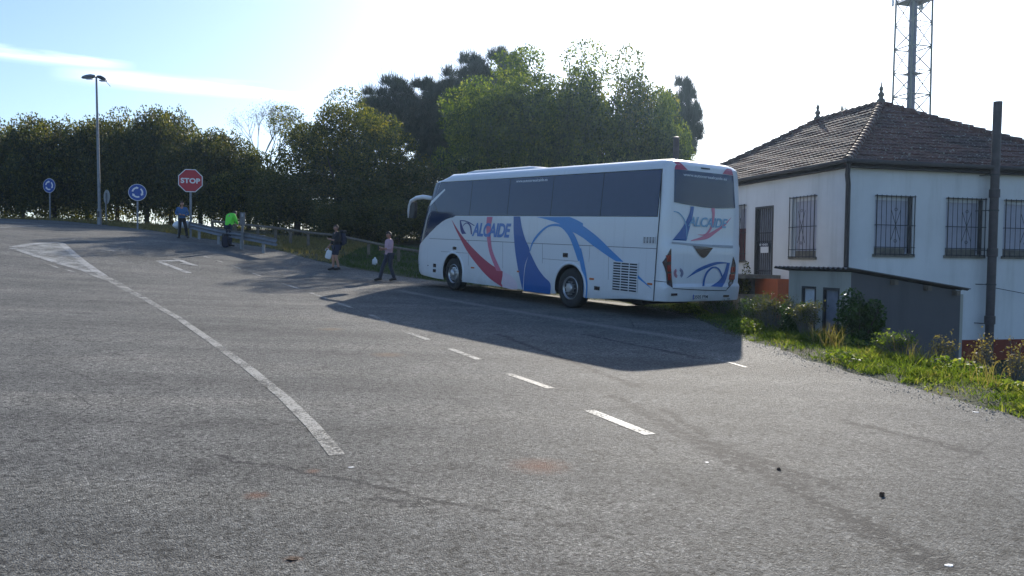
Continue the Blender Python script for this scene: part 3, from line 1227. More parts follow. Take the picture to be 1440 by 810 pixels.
MB().box((0, 0, .5), (.25, 2.2, .22)).box((5.77, 0, .5), (.25, 2.2, .2)).box((2.4, 0, .42), (9, 1.6, .3)).build('chassis', M['black'], coach)

# roof pods
def pod(name, x0, x1, w0, w1, zb, h, mat, r=.09):
    mb = MB()
    vs, fs = [], []
    st = [(0, 0), (.04, .72), (.12, 1), (.9, 1), (.97, .8), (1, 0)]
    pr = [(-1, 0), (-.97, .55), (-.85, .92), (-.6, 1), (.6, 1), (.85, .92), (.97, .55), (1, 0)]
    for t, hh in st:
        for y, z in pr:
            ww = (w0 + (w1 - w0) * t)
            vs.append((x0 + (x1 - x0) * t, y * ww, zb + z * h * hh))
    m = len(pr)
    for i in range(len(st) - 1):
        for k in range(m - 1): fs.append((i * m + k, i * m + k + 1, (i + 1) * m + k + 1, (i + 1) * m + k))
    mb.add(vs, fs)
    return mb.build(name, mat, coach, smooth=True)


pod('roof_fairing', 6.72, 5.6, 1.10, 1.12, 3.50, .235, M['bus_white'])
pod('air_conditioning_pod', 5.9, 2.3, .95, .95, 3.70, .12, M['bus_white'])

# rear end
zw = lambda p: z1(p, 920, 215, 120 / 1080)
decal('rear_window', [(253, 205), (420, 222), (860, 272), (995, 292)], [(245, 622), (440, 660), (740, 700), (1020, 700)], M['glass'], 'rear', .006, zw)
decal('red_corner', [(252, 115), (315, 118), (420, 215)], [(255, 208), (330, 212), (421, 216)], M['red'], 'rear', .007, zw)
decal('red_corner', [(862, 262), (910, 203), (972, 210)], [(863, 266), (930, 275), (995, 288)], M['red'], 'rear', .007, zw)
decal('roof_vent', [(585, 183), (700, 196)], [(587, 203), (702, 214)], M['gap'], 'rear', .007, zw)
# rear web address
def rbox(c, p0, p1):
    a, b2 = [to_rear(*p) for p in c([p0, p1])]
    return a, b2
q = [to_rear(*p) for p in zw([(360, 290), (912, 352), (365, 262)])]
hh = q[2][1] - q[0][1]
lettering('rear_web_address', 'www.autocaresalcaide.es', (q[0][0], 0, q[1][0], 1),
          lambda u, w: rear_pt(u, q[0][1] + (q[1][1] - q[0][1]) * (u - q[0][0]) / (q[1][0] - q[0][0]) + w * hh * 1.25, .020), M['letter'], coach, bold=.012)
decal('blue_wedge', [(248, 55), (235, 115), (185, 215), (108, 312)], [(274, 58), (262, 130), (240, 220), (215, 316)], M['blue'], 'rear', .004, zr)
decal('blue_arc', [(118, 90), (160, 102), (200, 150), (218, 215), (222, 300)], [(118, 96), (158, 110), (194, 155), (211, 215), (215, 300)], M['teal_logo'], 'rear', .0062, zr)
decal('pink_arc', [(405, 68), (412, 130), (400, 200), (360, 262), (300, 268)], [(430, 70), (430, 130), (412, 215), (365, 275), (300, 270)], M['pink'], 'rear', .0045, zr)
decal('red_swoosh', [(556, 138), (500, 190), (430, 235), (340, 282), (250, 312)], [(556, 140), (510, 200), (440, 255), (370, 302), (250, 318)], M['pink'], 'rear', .0056, zr)
q2 = [to_rear(*p) for p in zr([(225, 205), (525, 222), (228, 130)])]
h2 = q2[2][1] - q2[0][1]
lettering('rear_operator_name', 'ALCAIDE', (q2[0][0], 0, q2[1][0], 1), lambda u, w: rear_pt(u, q2[0][1] + (q2[1][1] - q2[0][1]) * (u - q2[0][0]) / (q2[1][0] - q2[0][0]) + w * h2, .019), M['teal_logo'], coach, shear=.3, bold=.025)
decal('hatch_joint', [(102, 322), (330, 342), (568, 352)], [(102, 336), (330, 358), (566, 372)], M['bus_grey'], 'rear', .012, zr)
hatch = decal('hatch_emblem', [(258, 350), (310, 358), (418, 370)], [(262, 352), (342, 446), (414, 374)], M['lamp_dark'], 'rear', .009, zr)
decal('lower_arc', [(215, 600), (300, 530), (400, 487), (470, 476), (545, 484)], [(216, 601), (310, 550), (405, 510), (470, 492), (545, 488)], M['blue'], 'rear', .0045, zr)
decal('lower_wedge', [(522, 488), (500, 560), (460, 620), (398, 662)], [(545, 488), (530, 560), (512, 620), (486, 668)], M['blue'], 'rear', .0058, zr)
decal('lower_arch', [(335, 660), (345, 600), (370, 545), (420, 512), (470, 535), (505, 640)], [(350, 660), (360, 600), (384, 552), (422, 524), (462, 545), (496, 640)], M['blue'], 'rear', .007, zr)
for k, rr in enumerate((36, 29, 22)):
    for (a0, a1, mt) in ((-1.2, 1.0, 'blue_navy'), (1.95, 4.15, 'red')):
        o1 = [(155 + rr * cos(a0 + (a1 - a0) * i / 8), 562 - 0 + rr * 1.05 * sin(a0 - .7 + (a1 - a0) * i / 8)) for i in range(9)]
        o2 = [(155 + (rr - 3.5) * cos(a0 + (a1 - a0) * i / 8), 562 + (rr - 3.5) * 1.05 * sin(a0 - .7 + (a1 - a0) * i / 8)) for i in range(9)]
        o1 = [(155 + rr * cos(a0 + (a1 - a0) * i / 8), 562 + rr * 1.1 * sin(a0 + (a1 - a0) * i / 8)) for i in range(9)]
        o2 = [(155 + (rr - 3.5) * cos(a0 + (a1 - a0) * i / 8), 562 + (rr - 3.5) * 1.1 * sin(a0 + (a1 - a0) * i / 8)) for i in range(9)]
        decal('maker_emblem', o1, o2, M[mt], 'rear', .006 + .0008 * k, zr)


def lens(name, loop, off0, off1, mat, parent=coach):
    L_ = [to_rear(*p) for p in zr(loop)]
    v, f = decal_fill(L_, lambda y, z: rear_pt(y, z, off1), .04)
    mb = MB().add(v, f)
    n = len(L_)
    vs = [rear_pt(*p, off1) for p in L_] + [rear_pt(*p, off0) for p in L_]
    mb.add(vs, [(i, (i + 1) % n, n + (i + 1) % n, n + i) for i in range(n)])
    return mb.build(name, mat, parent)


tl = lens('tail_lamp', [(98, 375), (96, 520), (108, 672), (72, 650), (55, 560), (38, 480), (70, 420)], -.03, .022, M['lamp_dark'])
for cyy in (450, 525, 590):
    lens('lamp_lens', [(52 + (cyy - 450) * .1, cyy - 24), (92, cyy - 28), (94, cyy + 24), (56 + (cyy - 450) * .12, cyy + 24)], 0, .030, M['lamp_red'], tl)
tr_ = lens('tail_lamp', [(572, 440), (588, 500), (585, 560), (566, 640), (520, 688), (545, 620), (556, 520)], -.03, .022, M['lamp_dark'])
for cyy in (535, 590):
    lens('lamp_lens', [(556 - (cyy - 535) * .2, cyy - 20), (580, cyy - 22), (576, cyy + 20), (550 - (cyy - 535) * .2, cyy + 22)], 0, .030, M['lamp_red'], tr_)
decal('rear_joint', [(110, 676), (340, 688), (520, 692)], [(110, 681), (340, 694), (520, 697)], M['gap'], 'rear', .004, zr)
decal('bumper_joint', [(0, 620), (60, 627)], [(0, 625), (60, 632)], M['gap'], 'rear', .004, zr)
for a, b2 in (((98, 715), (147, 733)), ((498, 728), (535, 742))):
    pa, pb = [to_rear(*p) for p in zr([a, b2])]
    yc, zc = (pa[0] + pb[0]) / 2, (pa[1] + pb[1]) / 2
    c = rear_pt(yc, zc)
    MB().box((c.x - .008, yc, zc), (.02, abs(pa[0] - pb[0]), abs(pa[1] - pb[1]))).build('reflector', M['lamp_dark'], coach)
pa, pb = [to_rear(*p) for p in zr([(262, 724), (378, 760)])]
yc, zc = (pa[0] + pb[0]) / 2, (pa[1] + pb[1]) / 2
c = rear_pt(yc, zc)
pw, ph = abs(pa[0] - pb[0]), .12
pl = MB().box((c.x - .01, yc, zc), (.02, pw, ph)).build('number_plate', M['plate'], coach)
lettering('plate_number', '3505 FFM', (yc + pw * .40, zc - ph * .33, yc - pw * .45, zc + ph * .33), lambda u, w: Vector((c.x - .0215, u, w)), M['gap'], pl, bold=.02)
MB().box((c.x - .0205, yc + pw * .46, zc), (.003, pw * .07, ph * .96)).build('plate_band', M['sign_blue'], pl)

# door mirrors: long white arms reaching forward and down, black backs
for sgn in (1, -1):
    zm = lambda p: z1(p, 560, 210, 140 / 945)
    path = [to_side(*p) for p in zm([(292, 462), (235, 452), (180, 462), (140, 490), (118, 535), (106, 590), (100, 650)])]
    pts3 = [Vector((x, sgn * (HW - .12 + .14 * min(1, i / 3)), z)) for i, (x, z) in enumerate(path)]
    arm = MB().tube([pts3[0] + Vector((-.25, -sgn * .25, 0))] + pts3, [.05, .075, .075, .07, .062, .05, .042, .02], 10).build('mirror_arm', M['bus_white'], coach, smooth='all')
    p0, p1 = pts3[3], pts3[-1]
    loop = [to_side(*p) for p in zm([(128, 505), (165, 500), (162, 580), (148, 655), (104, 652)])]
    vs = [(x, sgn * (HW + .02 - k * .12), z) for k in (0, 1) for x, z in loop]
    n = len(loop)
    MB().add(vs, [tuple(range(n)), tuple(range(n, 2 * n))[::-1]] + [(i, (i + 1) % n, n + (i + 1) % n, n + i) for i in range(n)]).build('mirror_housing', M['black'], arm, bevel=.015)
# headlamps at the front corners, wipers
for sgn in (1, -1):
    vs, fs = [], []
    for i in range(9):
        y = sgn * (.62 + .55 * i / 8)
        for k in range(4):
            vs.append(front_pt(y, .66 + .09 * k + .12 * i / 8, .012))
    for i in range(8):
        for k in range(3): fs.append((i * 4 + k, (i + 1) * 4 + k, (i + 1) * 4 + k + 1, i * 4 + k + 1))
    MB().add(vs, fs).build('headlamp', M['mirror'], coach)
    MB().tube([front_pt(sgn * .1, 1.32, .03), front_pt(sgn * .75, 1.42, .03)], .014, 6).build('wiper', M['black'], coach)

# ------------------------------------------------------------------ house
HA = radians(14)
hu = Vector((cos(HA), sin(HA), 0))
hv = Vector((-sin(HA), cos(HA), 0))
HC = Vector((8.32, 20.0, YARD_Z))
HM = Matrix(((hu.x, hv.x, 0, HC.x), (hu.y, hv.y, 0, HC.y), (0, 0, 1, HC.z), (0, 0, 0, 1)))
HMi = HM.inverted()
house = thing('bungalow', 'white rendered bungalow with hipped tile roof and barred windows', 'house', matrix=HM)
HWd, HLn, HEV = 9.6, 11.4, 4.98


def on_front(px, py, y=0.0):
    o = HMi @ CAM
    d = HMi.to_3x3() @ ray(px, py)
    p = o + d * ((y - o.y) / d.y)
    return p.x, p.z


def on_left(px, py, x=0.0):
    o = HMi @ CAM
    d = HMi.to_3x3() @ ray(px, py)
    p = o + d * ((x - o.x) / d.x)
    return p.y, p.z


def wall_open(mb, fn, u0, u1, z0, z1_, opens, depth, m=0):
    us = sorted({u0, u1} | {o[0] for o in opens} | {o[2] for o in opens})
    zz = sorted({z0, z1_} | {o[1] for o in opens} | {o[3] for o in opens})
    for a, b2 in zip(us, us[1:]):
        for c, d in zip(zz, zz[1:]):
            um, zm_ = (a + b2) / 2, (c + d) / 2
            if any(o[0] < um < o[2] and o[1] < zm_ < o[3] for o in opens): continue
            mb.add([fn(a, c, 0), fn(b2, c, 0), fn(b2, d, 0), fn(a, d, 0)], [(0, 1, 2, 3)], m)
    for (a, c, b2, d) in opens:
        q0 = [fn(a, c, 0), fn(b2, c, 0), fn(b2, d, 0), fn(a, d, 0)]
        q1 = [fn(a, c, depth), fn(b2, c, depth), fn(b2, d, depth), fn(a, d, depth)]
        for i in range(4):
            j = (i + 1) % 4
            mb.add([q0[i], q0[j], q1[j], q1[i]], [(0, 1, 2, 3)], m)


# openings measured on the facade planes
def rect(fn, p0, p1):
    a, b2 = fn(*p0), fn(*p1)
    return (min(a[0], b2[0]), min(a[1], b2[1]), max(a[0], b2[0]), max(a[1], b2[1]))


fw = [rect(on_front, (1231, 275), (1282, 358)), rect(on_front, (1331, 279), (1381, 360)), rect(on_front, (1412, 283), (1465, 362))]
zlo, zhi = fw[0][1], fw[0][3]
fw = [(a, zlo, b2, zhi) for a, _, b2, _ in fw]
lw = [rect(on_left, (1114, 279), (1147, 361)), rect(on_left, (1036, 290), (1048, 366))]
ld = rect(on_left, (1062.5, 291.5), (1086, 389))
print('house', fw, lw, ld)
BASE = .55
fnF = lambda u, z, d: (u, d, z)
fnL = lambda u, z, d: (d, u, z)
mb = MB()
wall_open(mb, fnF, 0, HWd, BASE, HEV, fw, .16)
wall_open(mb, fnL, 0, HLn, BASE, HEV, lw + [ld], .16)
mb.add([(HWd, 0, BASE), (HWd, HLn, BASE), (HWd, HLn, HEV), (HWd, 0, HEV)], [(0, 1, 2, 3)])
mb.add([(0, HLn, BASE), (HWd, HLn, BASE), (HWd, HLn, HEV), (0, HLn, HEV)], [(0, 1, 2, 3)])
me_w = mb.build('wall', M['stucco'], house)
mb = MB()
mb.box((HWd / 2, HLn / 2, BASE / 2 - .3), (HWd + .05, HLn + .05, BASE + .6))
mb.build('base_band', M['stucco_red'], house)


def grille(parent, fn, r, ncol, out, ornament=True, rails=(.0, .5, 1.0)):
    a, c, b2, d = r
    mb = MB()
    th = .014
    for i in range(ncol + 1):
        u = a + (b2 - a) * i / ncol
        mb.tube([fn(u, c - .03, -out), fn(u, d + .03, -out)], th * (.55 if 0 < i < ncol else 1.0), 6)
    for t in rails:
        z = c + (d - c) * t
        mb.tube([fn(a - .03, z, -out), fn(b2 + .03, z, -out)], th * .8, 6)
        for u in (a, b2):
            mb.tube([fn(u, z, -out), fn(u, z, .01)], th * .7, 6)
    if ornament:
        um = (a + b2) / 2
        w = (b2 - a) / ncol
        for s in (-1, 1):
            zt = c + (d - c) * .77
            zm_ = c + (d - c) * .5
            zb = c + (d - c) * .23
            mb.tube([fn(um - s * w, zt, -out), fn(um, zm_, -out), fn(um + s * w, zb, -out)], th * .5, 5)
            for zc in (zt, zb):
                mb.tube([fn(um + .04 * cos(k * pi / 4), zc + .04 * sin(k * pi / 4), -out) for k in range(9)], th * .45, 5, caps=False)
    return mb.build('window_grille', M['iron'], parent)


def window(fn, r, flip=False, shut=True, board=0.0):
    a, c, b2, d = r
    fr = MB()
    t = .06
    for (u0, z0, u1, z1_) in ((a, c, b2, c + t), (a, d - t * 1.6, b2, d), (a, c + t, a + t, d - t * 1.6), (b2 - t, c + t, b2, d - t * 1.6)):
        p, q = Vector(fn(u0, z0, .10)), Vector(fn(u1, z1_, .155))
        cc = (p + q) / 2
        fr.box(cc, [abs(x) for x in (q - p)])
    f = fr.build('window', M['door_white'], house)
    MB().add([fn(a, c, .14), fn(b2, c, .14), fn(b2, d, .14), fn(a, d, .14)], [(0, 1, 2, 3)]).build('shutter', M['shutter'], f)
    if not flip:  # folded dark shutter in the right-hand reveal
        p, q = Vector(fn(b2 - .08, c + .02, .03)), Vector(fn(b2 - .004, d - .02, .09))
        MB().box((p + q) / 2, [abs(x) for x in (q - p)]).build('folded_shutter', M['steel_dark'], f)
    p, q = Vector(fn(a - .05, c - .07, -.06)), Vector(fn(b2 + .05, c - .003, .14))
    MB().box((p + q) / 2, [abs(x) for x in (q - p)]).build('window_sill', M['stone'], f)
    p, q = Vector(fn(a + .03, c + .004, .02)), Vector(fn(b2 - .2, c + .16, .09))
    MB().box((p + q) / 2, [abs(x) for x in (q - p)]).build('window_ledge', M['stone'] if not board else M['brownred'], f)
    if board:
        p, q = Vector(fn(a + .03, c + .162, .05)), Vector(fn(b2 - .03, c + (d - c) * board, .08))
        MB().box((p + q) / 2, [abs(x) for x in (q - p)]).build('board', M['brownred'], f)
    grille(f, fn, r, 8 if not flip else 7, .07, True, (.0, .12, .5, 1.0))
    return f


for r in fw: window(fnF, r)
window(fnL, lw[0], flip=True)
window(fnL, lw[1], flip=True, board=.58)
# barred door
a, c, b2, d = ld
door = MB().box((.12, (a + b2) / 2, (c + d) / 2), (.04, b2 - a - .004, d - c - .004)).build('door', M['door_grey'], house)
fr = MB()
for (u0, z0, u1, z1_) in ((a, c, a + .07, d), (b2 - .07, c, b2, d), (a + .07, d - .07, b2 - .07, d)):
    fr.box((.04, (u0 + u1) / 2, (z0 + z1_) / 2), (.1, u1 - u0, z1_ - z0))
fr.build('door_frame', M['steel_dark'], door)
gm = MB()
for i in range(1, 9):
    u = a + (b2 - a) * i / 9
    gm.tube([(.03, u, c + .05), (.03, u, d - .05)], .013, 6)
for t in (.08, .5, .62):
    gm.tube([(.02, a + .05, c + (d - c) * t), (.02, b2 - .05, c + (d - c) * t)], .014, 6)
gm.build('door_grille', M['iron'], door)
s0 = rect(on_left, (1068, 341.5), (1080.5, 346.5))
s1 = rect(on_left, (1070, 347), (1080.5, 355.5))
MB().box((.0, (s0[0] + s0[2]) / 2, (s0[1] + s0[3]) / 2), (.012, s0[2] - s0[0], s0[3] - s0[1])).build('sale_board', M['cloth_navy'], door)
lettering('sale_lettering', 'SE VENDE', (s0[2] - .02, s0[1] + .025, s0[0] + .02, s0[3] - .025), lambda u, w: Vector((-.009, u, w)), M['letter'], door, bold=.02)
MB().box((-.002, (s1[0] + s1[2]) / 2, (s1[1] + s1[3]) / 2), (.01, s1[2] - s1[0], s1[3] - s1[1])).build('notice', M['sign_white'], door)
MB().lathe([(.02, 0), (.02, .05), (.012, .06)], 8, 0, Matrix.Translation((.09, a + .1, c + 1.0)) @ Matrix.Rotation(-pi / 2, 4, 'Y')).build('handle', M['galv'], door)

# roof
OV = .22
E = [Vector((-OV, -OV, HEV)), Vector((HWd + OV, -OV, HEV)), Vector((HWd + OV, HLn + OV, HEV)), Vector((-OV, HLn + OV, HEV))]
R1, R2 = Vector((4.1, 4.1, HEV + 2.42)), Vector((4.1, 7.3, HEV + 2.42))


def tiled(e0, e1, t0, t1):
    """curved-tile slope: eave e0-e1, top edge t0-t1 (points may coincide)"""
    u = (e1 - e0).normalized()
    n0 = (e1 - e0).cross(t0 - e0).normalized()
    if n0.z < 0: n0 = -n0
    upv = n0.cross(u)
    if upv.z < 0: upv = -upv
    H = (t0 - e0).dot(upv)
    W = (e1 - e0).length
    a0, a1 = (t0 - e0).dot(u), (t1 - e0).dot(u)
    du, row = .038, .24
    nr = int(H / row)
    row = H / nr
    mb = MB()
    sag = lambda t: -.10 * sin(pi * t)
    rr = random.Random(3)
    for k in range(nr):
        v0, v1 = k * row, (k + 1) * row
        prev = None
        shift = rr.uniform(-.015, .015)
        lo, hi = a0 * v0 / H, W + (a1 - W) * v0 / H
        lo1, hi1 = a0 * v1 / H, W + (a1 - W) * v1 / H
        n = max(2, int((hi - lo) / du))
        vs, fs = [], []
        for i in range(n + 1):
            s = lo + (hi - lo) * i / n
            s1_ = min(max(s, lo1), hi1)
            wv = .035 * abs(sin(pi * (s + shift) / .19)) + .008 * sin(s * 3.1 + k * 2.3)
            p0 = e0 + u * s + upv * v0 + n0 * (wv + .045 + sag(v0 / H))
            p1 = e0 + u * s1_ + upv * (v1 + .03) + n0 * (wv + .01 + sag(v1 / H))
            pb = e0 + u * s + upv * v0 + n0 * (wv - .005 + sag(v0 / H))
            vs += [pb, p0, p1]
        for i in range(n):
            fs += [(3 * i, 3 * i + 3, 3 * i + 4, 3 * i + 1), (3 * i + 1, 3 * i + 4, 3 * i + 5, 3 * i + 2)]
        mb.add(vs, fs)
    return mb


rf = MB()
rf.add([E[0], E[1], E[2], E[3], R1, R2], [(0, 1, 4), (1, 2, 5, 4), (2, 3, 5), (3, 0, 4, 5), (3, 2, 1, 0)])
for v in rf.v[4:6]: pass
roof = rf.build('roof', M['gutter'], house)
roof.location = (0, 0, -.11)
for (e0, e1, t0, t1) in ((E[0], E[1], R1, R1), (E[3], E[0], R2, R1), (E[1], E[2], R1, R2), (E[2], E[3], R2, R2)):
    o = tiled(e0, e1, t0, t1).build('roof_tiles', M['tile'], roof, smooth=False)
    o.location = (0, 0, .11)
# hip and ridge caps: a line of overlapping half-round tiles
caps = MB()
for a, b2 in ((E[0], R1), (E[1], R1), (R1, R2), (E[2], R2), (E[3], R2)):
    n = int((b2 - a).length / .32)
    for i in range(n):
        p = a.lerp(b2, i / n) + Vector((0, 0, .02 - .08 * sin(pi * i / n) * (0 if (a is R1) else 1)))
        q = a.lerp(b2, (i + 1.15) / n) + Vector((0, 0, .0 - .08 * sin(pi * min(1, (i + 1) / n)) * (0 if (a is R1) else 1)))
        caps.tube([p, q], [.125, .10], 10)
o = caps.build('ridge_tiles', M['tile'], roof, smooth=True)
o.location = (0, 0, .13)
for p in (R1, R2):
    o = MB().lathe([(.13, 0), (.12, .1), (.075, .13), (.06, .18), (.09, .22), (.095, .28), (.055, .32), (.04, .37), (.062, .41), (.055, .47), (.024, .52), (.016, .62), (.002, .67)], 12, 0, Matrix.Translation(p + Vector((0, 0, .06)))).build('roof_finial', M['stone'], roof, smooth='all')
    o.location = (0, 0, .11)
# eaves gutter along the two visible sides and downpipe at the corner
gm = MB()
gz = HEV + .03
gm.tube([(-OV - .05, HLn + OV, gz), (-OV - .05, -OV - .05, gz), (HWd + OV, -OV - .05, gz)], .055, 10)
gm.build('gutter', M['gutter'], house, smooth=True)
MB().tube([(-OV + .02, -OV - .02, gz - .05), (-.14, -.12, gz - .32), (-.075, -.075, gz - .55), (-.075, -.075, .1)], .06, 10).build('downpipe', M['gutter'], house, smooth=True)

# terrace and steps in front of the barred door (fixed to the house)
fl = ld[1]
ya, yb = ld[0] - 1.05, ld[2] + 1.9
ym = ld[0] + .12
MB().box((-.25, (ya + ym) / 2, fl / 2 - .2), (.46, ym - ya, fl + .3)).build('terrace_end', M['stucco_orange'], house)
MB().box((-.70, (ym + yb) / 2, fl / 2 - .2), (1.34, yb - ym - .004, fl + .3)).build('terrace', M['stone'], house)
MB().box((-.97, (ya + ym) / 2 + .2, fl / 2 - .45), (.92, ym - ya - .4, fl - .1)).build('terrace_side', M['stone'], house)
st = MB()
for i in range(4):
    st.box((-1.65 - .3 * i, ld[0] + .55, fl - .2 - .22 * i - .6), (.32, 1.5, 1.3))
st.box((-.76, (ya + yb) / 2 + .3, fl - .0), (1.5, yb - ya - .62, .10))
st.build('steps', M['stone'], house)

# ------------------------------------------------------------------ shed
SC = Vector((6.75, 16.0, 0))
SM = Matrix(((hu.x, hv.x, 0, SC.x), (hu.y, hv.y, 0, SC.y), (0, 0, 1, YARD_Z), (0, 0, 0, 1)))
SMi = SM.inverted()
shed = thing('shed', 'low grey lean-to shed with corrugated roof beside the bungalow', 'shed', matrix=SM)


def on_shed_left(px, py):
    o = SMi @ CAM
    d = SMi.to_3x3() @ ray(px, py)
    p = o + d * (-o.x / d.x)
    return p.y, p.z


SWd, SLn = 2.62, 2.15
zt0, zt1 = 1.43 - YARD_Z, 1.06 - YARD_Z
sd = [rect(on_shed_left, (1128, 402), (1146, 475)), rect(on_shed_left, (1158, 404), (1179, 475))]
sd = [(a, .25, b2, min(d, zt0 - .2)) for a, c, b2, d in sd]
print('shed doors', sd)
mb = MB()
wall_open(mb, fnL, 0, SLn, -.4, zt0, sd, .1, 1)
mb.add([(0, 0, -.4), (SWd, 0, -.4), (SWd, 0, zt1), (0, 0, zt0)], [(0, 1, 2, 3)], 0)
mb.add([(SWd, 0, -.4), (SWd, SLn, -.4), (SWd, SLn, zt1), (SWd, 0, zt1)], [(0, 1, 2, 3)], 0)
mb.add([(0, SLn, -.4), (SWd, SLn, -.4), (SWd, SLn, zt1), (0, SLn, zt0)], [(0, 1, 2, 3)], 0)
mb.build('wall', [M['shed_shaded'], M['shed_lit_pale']], shed)
for i, (a, c, b2, d) in enumerate(sd):
    o = MB().box((.07, (a + b2) / 2, (c + d) / 2), (.03, b2 - a - .004, d - c - .004)).build('door', M['door_white' if i == 0 else 'door_grey'], shed)
    f2 = MB()
    for (u0, z0, u1, z1_) in ((a, c, a + .04, d), (b2 - .04, c, b2, d), (a + .04, d - .05, b2 - .04, d)):
        f2.box((.02, (u0 + u1) / 2, (z0 + z1_) / 2), (.06, u1 - u0, z1_ - z0))
    f2.build('door_frame', M['steel_dark'], o)
mb = MB()
nu, nv = 6, 90
vs, fs = [], []
for k in (0, 1):
    for i in range(nu + 1):
        u = -.16 + (SWd + .28) * i / nu
        for j in range(nv + 1):
            v = -.14 + (SLn + .5) * j / nv
            z = zt0 + (zt1 - zt0) * u / SWd + .06 + .02 * sin(v * 2 * pi / .16) - .018 * k
            vs.append((u, v, z))
m = (nu + 1) * (nv + 1)
for i in range(nu):
    for j in range(nv):
        a = i * (nv + 1) + j
        fs.append((a, a + 1, a + nv + 2, a + nv + 1))
        fs.append((m + a, m + a + nv + 1, m + a + nv + 2, m + a + 1))
for j in range(nv):
    for i in (0, nu):
        a = i * (nv + 1) + j
        fs.append((a, a + 1, m + a + 1, m + a))
for i in range(nu):
    for j in (0, nv):
        a = i * (nv + 1) + j
        fs.append((a, a + nv + 1, m + a + nv + 1, m + a))
mb.add(vs, fs)
mb.build('roof', M['fibre'], shed, smooth=True)
for u in (.95, 1.75, 2.45):
    MB().box((u, -.07, zt0 + (zt1 - zt0) * u / SWd - .06), (.09, .13, .1)).build('rafter_end', M['wood'], shed)
MB().box((SWd + .13, .32, zt1 / 2 - .25), (.2, .3, zt1 + .35)).build('pillar', M['shed_lit_pale'], shed)

# ------------------------------------------------------------------ standpipe by the facade
def pole_thing(name, label, cat, base, top, r, mat, n=12):
    t = thing(name, label, cat, base)
    return t


pb_ = at(1390, 500, 20.75)
base = Vector((pb_.x, 20.75, YARD_Z))
vent = thing('vent_pipe', 'tall dark brown pipe strapped upright against the white house wall', 'pipe', base)
htop = at(1403, 143, 20.75)
dx = htop.x - at(1390, 490, 20.75).x
H = htop.z - YARD_Z
MB().tube([(0, 0, -.2), (dx * .5, 0, H * .5), (dx, 0, H)], .105, 14).build('pipe', M['pipe'], vent, smooth=True)
for z in (at(1397, 272, 20.75).z, at(1393, 355, 20.75).z, at(1391, 450, 20.75).z):
    t = (z - YARD_Z) / H
    MB().lathe([(.11, -.11), (.128, -.1), (.128, .1), (.11, .11)], 14, 0, Matrix.Translation((dx * t, 0, z - YARD_Z))).build('pipe_collar', M['pipe'], vent, smooth=True)
for yy in (246, 296, 352, 400, 455):
    z = at(1392, yy, 20.75).z - YARD_Z
    br = MB()
    br.tube([(dx * z / H - .02, 0, z), (dx * z / H - .2, .02, z), (dx * z / H - .33, .26, z)], .012, 6)
    br.lathe([(.112, -.02), (.118, -.02), (.118, .02), (.112, .02)], 14, 0, Matrix.Translation((dx * z / H, 0, z)))
    br.build('bracket', M['steel_dark'], vent)
wz = at(1400, 405, 20.75).z - YARD_Z
tag(MB().tube([base + Vector((dx * wz / H + .1, -.02, wz)), base + Vector((.9, .1, wz - .13)), base + Vector((2.6, .6, wz - .25)), base + Vector((5.2, 1.2, wz - .1))], .009, 5).build('cable', M['black']), 'thin dark cable running right from the brown pipe', 'cable')

# pole behind the coach
p = at(951, 195, 31)
zb = ground_z(p.x, p.y)
post = thing('utility_pole', 'grey pole whose top stands above the coach roof by the trees', 'pole', (p.x, p.y, zb))
MB().tube([(0, 0, -.2), (0, 0, p.z - zb)], [.14, .115], 12).build('shaft', M['pipe'], post, smooth=True)
MB().lathe([(.12, 0), (.135, .0), (.135, .05), (.05, .08)], 12, 0, Matrix.Translation((0, 0, p.z - zb))).build('cap', M['pipe'], post)

# ------------------------------------------------------------------ lattice mast
TY = 62
tb = at(1281, 160, TY)
tz0 = ground_z(tb.x, TY) - 1
mast = thing('telecom_mast', 'tall lattice telecom mast rising behind the tiled roof', 'mast', (tb.x, TY, tz0), radians(16))
htop = at(1281, 0, TY).z - tz0
HT = htop + 9
legs = []
for sx in (-1, 1):
    for sy in (-1, 1):
        l0, l1 = 1.00, .84
        a = Vector((sx * l0, sy * l0, 0))
        b2 = Vector((sx * l1, sy * l1, HT))
        MB().tube([a, b2], .075, 6).build('leg', M['tower'], mast)
        legs.append((a, b2))
brc = MB()
nb_ = int(HT / 1.75)
order = [0, 1, 3, 2]
for k in range(nb_):
    t0, t1 = k / nb_, (k + 1) / nb_
    for q in range(4):
        A_, B_ = legs[order[q]], legs[order[(q + 1) % 4]]
        a0, a1 = A_[0].lerp(A_[1], t0), A_[0].lerp(A_[1], t1)
        b0, b1 = B_[0].lerp(B_[1], t0), B_[0].lerp(B_[1], t1)
        if k % 2 == 0: brc.tube([a0, b1], .045, 4)
        else: brc.tube([b0, a1], .045, 4)
        brc.tube([a0, b0], .03 if k % 2 else .045, 4)
brc.build('bracing', M['tower'], mast)
MB().tube([(-.05, 0, 0), (-.05, 0, HT)], [.30, .27], 14).build('cable_duct', M['tower_dark'], mast, smooth=True)
ld_ = MB()
for s in (-1, 1): ld_.tube([(.52, -.2 * s, 0), (.48, -.2 * s, HT)], .02, 4)
for k in range(int(HT / .35)): ld_.tube([(.5, -.2, k * .35), (.5, .2, k * .35)], .014, 4)
ld_.build('ladder', M['tower'], mast)
for z in (htop - .15, htop - 5.6):
    s = 1.9 if z > htop - 1 else 1.1
    pf = MB()
    pf.box((0, 0, z), (s, s, .05))
    if z > htop - 1:
        for sx, sy in ((1, 0), (-1, 0), (0, 1), (0, -1)):
            for hh in (.5, 1.0):
                pf.box((sx * s / 2, sy * s / 2, z + hh), (.05 if sx else s, .05 if sy else s, .05))
    pf.build('platform', M['tower_dark'], mast)
